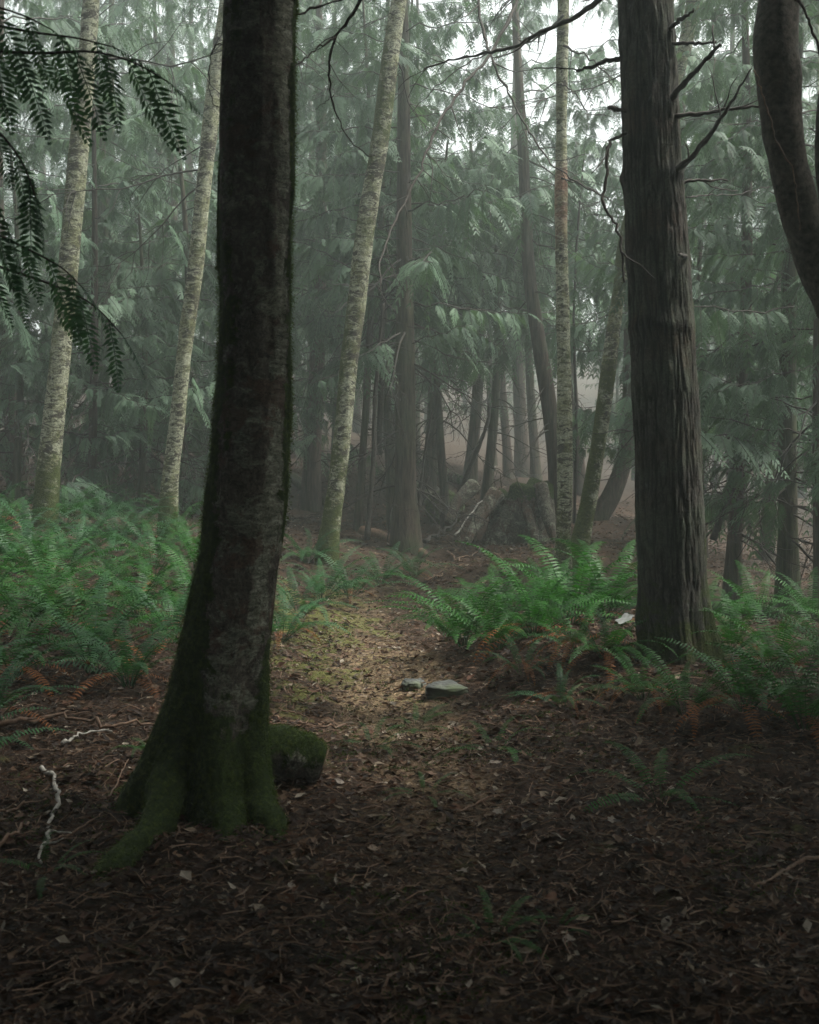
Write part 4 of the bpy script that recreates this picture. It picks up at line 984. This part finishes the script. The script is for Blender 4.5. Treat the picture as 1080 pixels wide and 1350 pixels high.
# broken stump: hollow ragged shell with mossy top and root arch
def stump():
    Y = 19; p = px(690, 705, Y); b = np.array([p[0], p[1], g(p[0], p[1])]); r = thing('broken_stump', 'big dark rotten stump with mossy top on the brown leaf bank', 'stump', b)
    nth, nz = 90, 34; th = np.linspace(0, 2 * math.pi, nth, endpoint=False); TH, ZZ = np.meshgrid(th, np.linspace(0, 1, nz))
    top = .92 + .16 * fbm(np.stack([np.cos(th) * 2, np.sin(th) * 2, th * 0], -1), 3, off=2) - .18 * (np.cos(th - 2.9) > .3)
    zz = -.2 + (top + .2)[None] * ZZ
    rad = .50 + .22 * (1 - ZZ) ** 2 * (1 + .6 * np.cos(TH * 5)) + .07 * fbm(np.stack([np.cos(TH) * 3, np.sin(TH) * 3, zz * 1.2], -1), 4)
    V_ = np.stack([rad * np.cos(TH) * 1.05, rad * np.sin(TH) * .8, zz], -1)
    ins = V_[-1] * np.array([.35, .35, 1]) + np.array([0, 0, -.12])
    mid = V_[-1] * np.array([.75, .75, 1]) + np.array([0, 0, .05])
    V_ = np.concatenate([V_.reshape(-1, 3), mid, ins]); n2 = nz + 2
    i = np.arange(n2 - 1)[:, None] * nth; j = np.arange(nth)[None]; j2 = (j + 1) % nth
    Q_ = np.stack([i + j, i + j2, i + nth + j2, i + nth + j], -1).reshape(-1, 4)
    moss = np.clip(sstep(.55, .9, V_[:, 2]) + .3 * fbm(V_ * 3, 3), 0, 1)
    link('stump_body', mesh('stump_body', V_, Q_, None, [M['bark_moss']], True, {'moss': moss, 'red': moss * 0}), r)
    for k, (x0, y0, x1, y1, x2, y2, rr) in enumerate(((712, 640, 722, 680, 732, 716, .09), (655, 650, 632, 685, 615, 716, .10), (690, 660, 700, 690, 708, 716, .07), (625, 640, 605, 660, 590, 690, .09))):
        P = np.array([[*(px(x0, y0, Y - .3) - b), rr * 1.5], [*(px(x1, y1, Y - .55) - b), rr * 1.1], [*(px(x2, y2, Y - .8) - b), rr * .6]]); C = catmull(P, 20)
        V_, Q_, T_, _ = tube(C[:, :3], C[:, 3], 12, lambda B, Nn, t_: .03 * fbm(B * 5, 3)); link('root', mesh('root', V_, Q_, T_, [M['bark_moss']], True, {'moss': np.full(len(V_), .25), 'red': np.zeros(len(V_))}), r)
stump()
def log(label, a, b_, r0, r1, mat='bark_cedar', name='fallen_log', seed=0, lift=.7, knots=3):
    (x0, y0, d0), (x1, y1, d1) = a, b_
    A = px(x0, y0, d0); B = px(x1, y1, d1); n = 24; t = np.linspace(0, 1, n)[:, None]; P = A * (1 - t) + B * t
    P[:, 2] = np.maximum(G(P[:, 0], P[:, 1]) + lift * np.linspace(r0, r1, n), 0 * t[:, 0] - 9) * .6 + .4 * (np.linspace(g(A[0], A[1]), g(B[0], B[1]), n) + lift * r0)
    base = P[0].copy(); base[2] = g(P[0, 0], P[0, 1]); P -= base
    r = thing(name, label, 'log', base, 'fallen logs')
    V_, Q_, T_, _ = tube(P, np.linspace(r0, r1, n), 16, lambda B_, Nn, th: r0 * .25 * fbm(B_ * 4, 3, off=seed))
    link('log_body', mesh('log_body', V_, Q_, T_, [M[mat]], True, {'moss': np.clip(.45 + .4 * fbm(V_ * 3, 3), 0, 1), 'red': np.zeros(len(V_)), 'tone': np.ones(len(V_))}), r)
    for k in range(knots):
        i = 4 + 6 * k; link('branch_stub', DEAD[k], r, P[i], (0, -.9, k * 2.1 + seed), .3)
    return r
log('reddish fallen log lying across the leaf bank by the flared cedar', (478, 688, 18.2), (560, 712, 16.8), .085, .07, 'twig_brown', seed=1)
log('mossy log sloping down behind the green boulder', (505, 585, 25), (575, 640, 22.5), .17, .15, 'bark_moss', seed=2)
log('second mossy log crossing higher on the slope', (545, 588, 27), (612, 622, 25), .14, .12, 'bark_moss', seed=3)
log('dark fallen log on the slope left of the leaning alder', (385, 640, 24), (440, 655, 22), .12, .09, seed=4)
log('dark log lying among roots behind the right ferns', (940, 770, 13), (1030, 790, 12.5), .10, .07, seed=5)

# ------------------------------------------------------------------ 10. sticks lying about
def gp(x, y):
    """ground point under photo pixel"""
    u = (x - 540) / F; v = (675 - y) / F; dy = math.cos(PITCH) + v * math.sin(PITCH); dz = -math.sin(PITCH) + v * math.cos(PITCH)
    lo = 1.5; t = np.linspace(1.5, 45, 500)
    Z = CAMZ + dz / dy * t - G(u / dy * t, t); k = np.argmax(Z < 0)
    if Z[k] >= 0: k = 499
    a = t[max(0, k - 1)]; b = t[k]; za, zb = Z[max(0, k - 1)], Z[k]; q = a + (b - a) * (za / (za - zb + 1e-9)) if k else a
    return np.array([u / dy * q, q, CAMZ + dz / dy * q])
def stick(label, pts, r0, r1, mat, sd=1, lift=.012, cat='stick', seed=0, arch=0.0, group='fallen sticks'):
    P = np.array([gp(x, y) for x, y in pts]); n = len(P)
    C = catmull(P, max(12, n * 5)); m = len(C); C[:, 2] = G(C[:, 0], C[:, 1]) + lift + r0 * .6 + arch * np.sin(np.linspace(0, math.pi, m))
    base = C[0].copy(); C = C - base; rs = np.random.default_rng(abs(seed + int(pts[0][0]))); C[1:-1] += rs.standard_normal((m - 2, 3)) * r0 * .5
    mb = MB(); V_, Q_, T_, _ = tube(C, np.linspace(r0, r1, m) * (1 + .12 * rs.standard_normal(m)), 7); mb.add(V_, Q_, T_)
    for k in range(sd):
        i = rs.integers(2, m - 2); t = norm(C[i] - C[i - 1]); lat = np.cross(t, [0, 0, 1]) * rs.choice([-1, 1]); d = norm(t * .7 + lat * .7 + np.array([0, 0, .15])); L = rs.uniform(8, 20) * r0; q = [C[i]]
        for _ in range(5): d = norm(d + rs.standard_normal(3) * .15); q.append(q[-1] + d * L / 5)
        V_, Q_, T_, _ = tube(np.array(q), np.linspace(r0 * .5, r1 * .4, 6), 5); mb.add(V_, Q_, T_)
    return tag(link('stick', mb.mesh('stick', [M[mat]], True), None, base), label, cat, group)
stick('crooked white bleached branch at the left foreground', [(55, 1016), (72, 1035), (76, 1058), (68, 1085), (62, 1108), (54, 1142)], .010, .006, 'twig_pale', 2)
stick('long grey branch running from the left edge to the mossy trunk', [(-30, 972), (20, 962), (70, 952), (110, 958), (150, 964), (210, 960)], .016, .006, 'twig_brown', 3, .03)
stick('shorter curved branch just below the long grey one', [(82, 986), (105, 974), (125, 971), (148, 970)], .009, .004, 'twig_pale', 1, .02)
stick('grey branch entering low at the left edge', [(-20, 1130), (10, 1112), (38, 1092)], .010, .005, 'twig_brown', 0, .02)
stick('thin dark branch at the left edge above the white one', [(-30, 1085), (0, 1078), (35, 1066), (62, 1060)], .009, .004, 'twig_brown', 1, .02)
stick('thin stick slanting from the white branch towards the mossy roots', [(52, 1128), (85, 1108), (120, 1088), (135, 1075)], .005, .003, 'twig_brown', 0)
stick('upright thin stick leaning by the left root', [(143, 1068), (155, 1045), (170, 1018)], .005, .003, 'twig_brown', 0, .05)
stick('thin stick lying right of the sawn limb beside the path', [(362, 948), (395, 957), (430, 962), (463, 960)], .009, .004, 'twig_brown', 1)
stick('short stick above the sawn limb', [(370, 940), (390, 943), (410, 950)], .006, .003, 'twig_brown', 0)
stick('stick reaching in from the right edge in the dark foreground', [(1085, 1138), (1050, 1152), (1020, 1168), (992, 1188)], .007, .004, 'twig_brown', 0, .03)
stick('short pale stick right of centre in the foreground', [(828, 1104), (850, 1110), (875, 1118)], .005, .003, 'twig_pale', 0)
stick('forked stick right of the path below the sprig', [(600, 1075), (630, 1062), (655, 1055), (690, 1074)], .006, .003, 'twig_brown', 1)
stick('curved dark twig at the bottom of the path', [(380, 1250), (420, 1262), (470, 1285), (510, 1332)], .004, .002, 'twig', 0)
stick('curved brown twig at lower left', [(42, 1205), (65, 1202), (82, 1212)], .005, .003, 'twig_brown', 0)
stick('white forked dead branch leaning in front of the broken stump', [(600, 712), (612, 698), (628, 680), (642, 664), (640, 650), (650, 635), (655, 622)], .018, .008, 'twig_pale', 3, .08, arch=.15)
stick('dark curved branch from the flared cedar to the stump', [(560, 722), (582, 708), (600, 694), (606, 682)], .035, .02, 'twig', 2, .08)
for i, (x, y, dx, dy) in enumerate(((470, 690, 40, 12), (600, 740, 30, -10), (640, 735, 40, 6), (520, 755, 35, 8), (640, 770, -30, 12), (452, 662, 26, 16), (505, 668, 34, 14), (560, 768, 24, -8), (660, 752, 20, 14), (430, 640, 24, 6), (590, 730, 18, 14), (690, 745, 24, 4))):
    stick('thin stick among brown leaves on the bank', [(x, y), (x + dx * .5, y + dy * .5 + 2), (x + dx, y + dy)], .014, .008, 'twig_brown', 1, .03, group='thin sticks on the leaf bank')
rs = np.random.default_rng(8)
for i in range(26):
    x, y = rs.uniform(20, 1060), rs.uniform(1000, 1340); a = rs.uniform(0, 6.28); L = rs.uniform(15, 50)
    stick('small brown twig lying in the foreground litter', [(x, y), (x + L * .5 * math.cos(a) + 3, y + L * .2 * math.sin(a)), (x + L * math.cos(a), y + L * .4 * math.sin(a))], .0035, .002, 'twig_brown', int(rs.integers(0, 2)), .01, group='small twigs in the foreground litter')
# pale upturned leaf on the fir's foot
def big_leaf(label, c, L, w_, rot, col, group='large fallen leaves', name='fallen_leaf', lobes=5):
    n = 24; t = np.linspace(0, 2 * math.pi, n, endpoint=False); r = 1 + .22 * np.cos(t * lobes) ; x = np.cos(t) * r * L / 2; y = np.sin(t) * r * w_ / 2; z = .18 * np.abs(y) + .10 * L * np.sin(x / L * 5)
    V_ = np.vstack([np.stack([x, y, z], 1), [[0, 0, 0]]]); k = np.arange(n); T_ = np.stack([k, (k + 1) % n, np.full(n, n)], 1)
    return tag(link(name, mesh(name, V_, None, T_, [M['litter']], True, {'tint': np.tile(col, (n + 1, 1))}), None, c, rot), label, 'leaf', group)
big_leaf('large pale leaf caught against the left foot of the fir', px(824, 816, 7.05), .12, .06, (.5, -.2, .4), (.26, .28, .27))
rs = np.random.default_rng(9)
for i in range(60):
    x, y = rs.uniform(20, 1060), rs.uniform(960, 1340)
    if i < 34: x = rs.uniform(360, 760)
    p = gp(x, y); c = random.choice([(.14, .09, .06), (.19, .14, .10), (.12, .06, .035), (.20, .17, .14)])
    big_leaf('single larger dead leaf lying on the litter', (p[0], p[1], p[2] + .016), rs.uniform(.035, .07), rs.uniform(.025, .045), (rs.uniform(-.4, .4), rs.uniform(-.4, .4), rs.uniform(0, 6.28)), c, lobes=int(rs.integers(3, 7)))

# ------------------------------------------------------------------ 11. litter, twigs, moss: what nobody could count
def wedge(n, y0, y1, rs, pw=1.0, half=.54):
    y = y0 * (y1 / y0) ** (rs.random(n) ** pw); x = rs.uniform(-1, 1, n) * (half * y + 1.0); return x, y
rs = np.random.default_rng(41); n = 180000
x, y = wedge(n, 2.3, 26, rs, .9); pm = path_mask(x, y); keep = rs.random(n) > pm * .12 * (y < 12); x, y, pm = x[keep], y[keep], pm[keep]; n = len(x)
z = G(x, y) + rs.uniform(.002, .022, n); L = np.clip(rs.lognormal(-3.80, .45, n), .009, .070) * (1 + .05 * y); Wd = L * rs.uniform(.25, .7, n)
N_ = norm(np.stack([rs.normal(0, .35, n), rs.normal(0, .35, n), np.ones(n)], 1)); a = rs.uniform(0, 6.28, n)
D = np.stack([np.cos(a), np.sin(a), np.zeros(n)], 1); D = norm(D - N_ * (D * N_).sum(1)[:, None]); Sd = np.cross(N_, D)
O = np.stack([x, y, z], 1); f = rs.uniform(-.1, .35, n)[:, None]
LL, WW = L[:, None], Wd[:, None]
V_ = np.stack([O - D * LL * .5, O - D * LL * .1 + Sd * WW * .5 + N_ * WW * f, O + D * LL * .5 + N_ * LL * .12, O - D * LL * .1 - Sd * WW * .5 + N_ * WW * f, O + D * LL * .05 - N_ * .001], 1).reshape(-1, 3)
b = np.arange(n)[:, None] * 5; T_ = np.concatenate([b + [[0, 4, 1]], b + [[1, 4, 2]], b + [[2, 4, 3]], b + [[3, 4, 0]]])
pal = np.array([(.038, .022, .014), (.066, .038, .022), (.018, .011, .008), (.105, .066, .040), (.060, .026, .013), (.16, .125, .088), (.028, .019, .014), (.22, .19, .15)])
pr = np.array([.24, .2, .2, .1, .12, .05, .07, .02]); ci = rs.choice(8, n, p=pr)
onp = (rs.random(n) < pm * .55 * (.25 + .75 * sstep(3.5, 7, y))) | ((rs.random(n) < .5) & (y > 7.0) & (y < 13) & (np.abs(x + .4) < .9)); ci[onp] = rs.choice([0, 1, 3, 4, 5, 7], onp.sum(), p=[.12, .24, .26, .16, .15, .07])  # fewer pale path leaves near the camera, painting in the foreground shade
col = pal[ci] * rs.uniform(.7, 1.3, n)[:, None]
tag(link('leaf_litter', mesh('leaf_litter', V_, None, T_, [M['litter']], False, {'tint': np.repeat(col, 5, 0)})), 'brown dead leaves strewn over the forest floor', 'leaf litter', None, 'stuff')
n = 14000; x, y = wedge(n, 2.3, 20, rs, .9); mb = MB(); a = rs.uniform(0, 6.28, n); D = norm(np.stack([np.cos(a), np.sin(a), rs.normal(0, .18, n)], 1)); L = rs.uniform(.03, .14, n) * (1 + .03 * y)
O = np.stack([x, y, G(x, y) + rs.uniform(.006, .03, n)], 1); Sd = norm(np.cross(D, [0, 0, 1])); U = np.cross(Sd, D); w_ = rs.uniform(.0010, .0026, n)[:, None] * (1 + .06 * y[:, None]); bend = U * (L * rs.uniform(-.12, .12, n))[:, None] + Sd * (L * rs.uniform(-.15, .15, n))[:, None]
ring = [Sd * w_, -Sd * w_ * .5 + U * w_ * .87, -Sd * w_ * .5 - U * w_ * .87]
V_ = np.stack([O - D * L[:, None] / 2 + r for r in ring] + [O + bend + r for r in ring] + [O + D * L[:, None] / 2 + r * .5 for r in ring], 1).reshape(-1, 3)
b = np.arange(n)[:, None] * 9; Q_ = np.concatenate([b + [[i + k, (i + 1) % 3 + k, (i + 1) % 3 + 3 + k, i + 3 + k]] for i in range(3) for k in (0, 3)])
tag(link('fallen_twigs', mesh('fallen_twigs', V_, Q_, None, [M['twig_brown']], False)), 'fine twigs and needles scattered over the leaf litter', 'twigs', None, 'stuff')
n = 9000; x, y = wedge(n, 2.6, 13, rs, .8, .40); cl = fbm(np.stack([x * 1.3, y * 1.3, x * 0], -1), 3, off=12)
sel = (cl > .16) | ((np.abs(x + .9) < .35) & (y > 7.5)); x, y = x[sel], y[sel]; n = len(x); mb = MB(); cx = np.stack([x, y, G(x, y) + .003], 1)
for q in range(12):
    D = norm(np.stack([rs.normal(0, .6, n), rs.normal(0, .6, n), rs.uniform(.3, 1, n)], 1)); Sd = norm(np.cross(D, rs.standard_normal((n, 3))))
    kites(mb, cx + rs.standard_normal((n, 3)) * [.018, .018, 0], D, Sd, rs.uniform(.010, .028, n), rs.uniform(.003, .007, n), rs.uniform(.1, .9, n), .2)
tag(link('ground_moss', mb.mesh('ground_moss', [M['moss']])), 'scattered low moss and tiny greens along the path', 'moss', None, 'stuff')
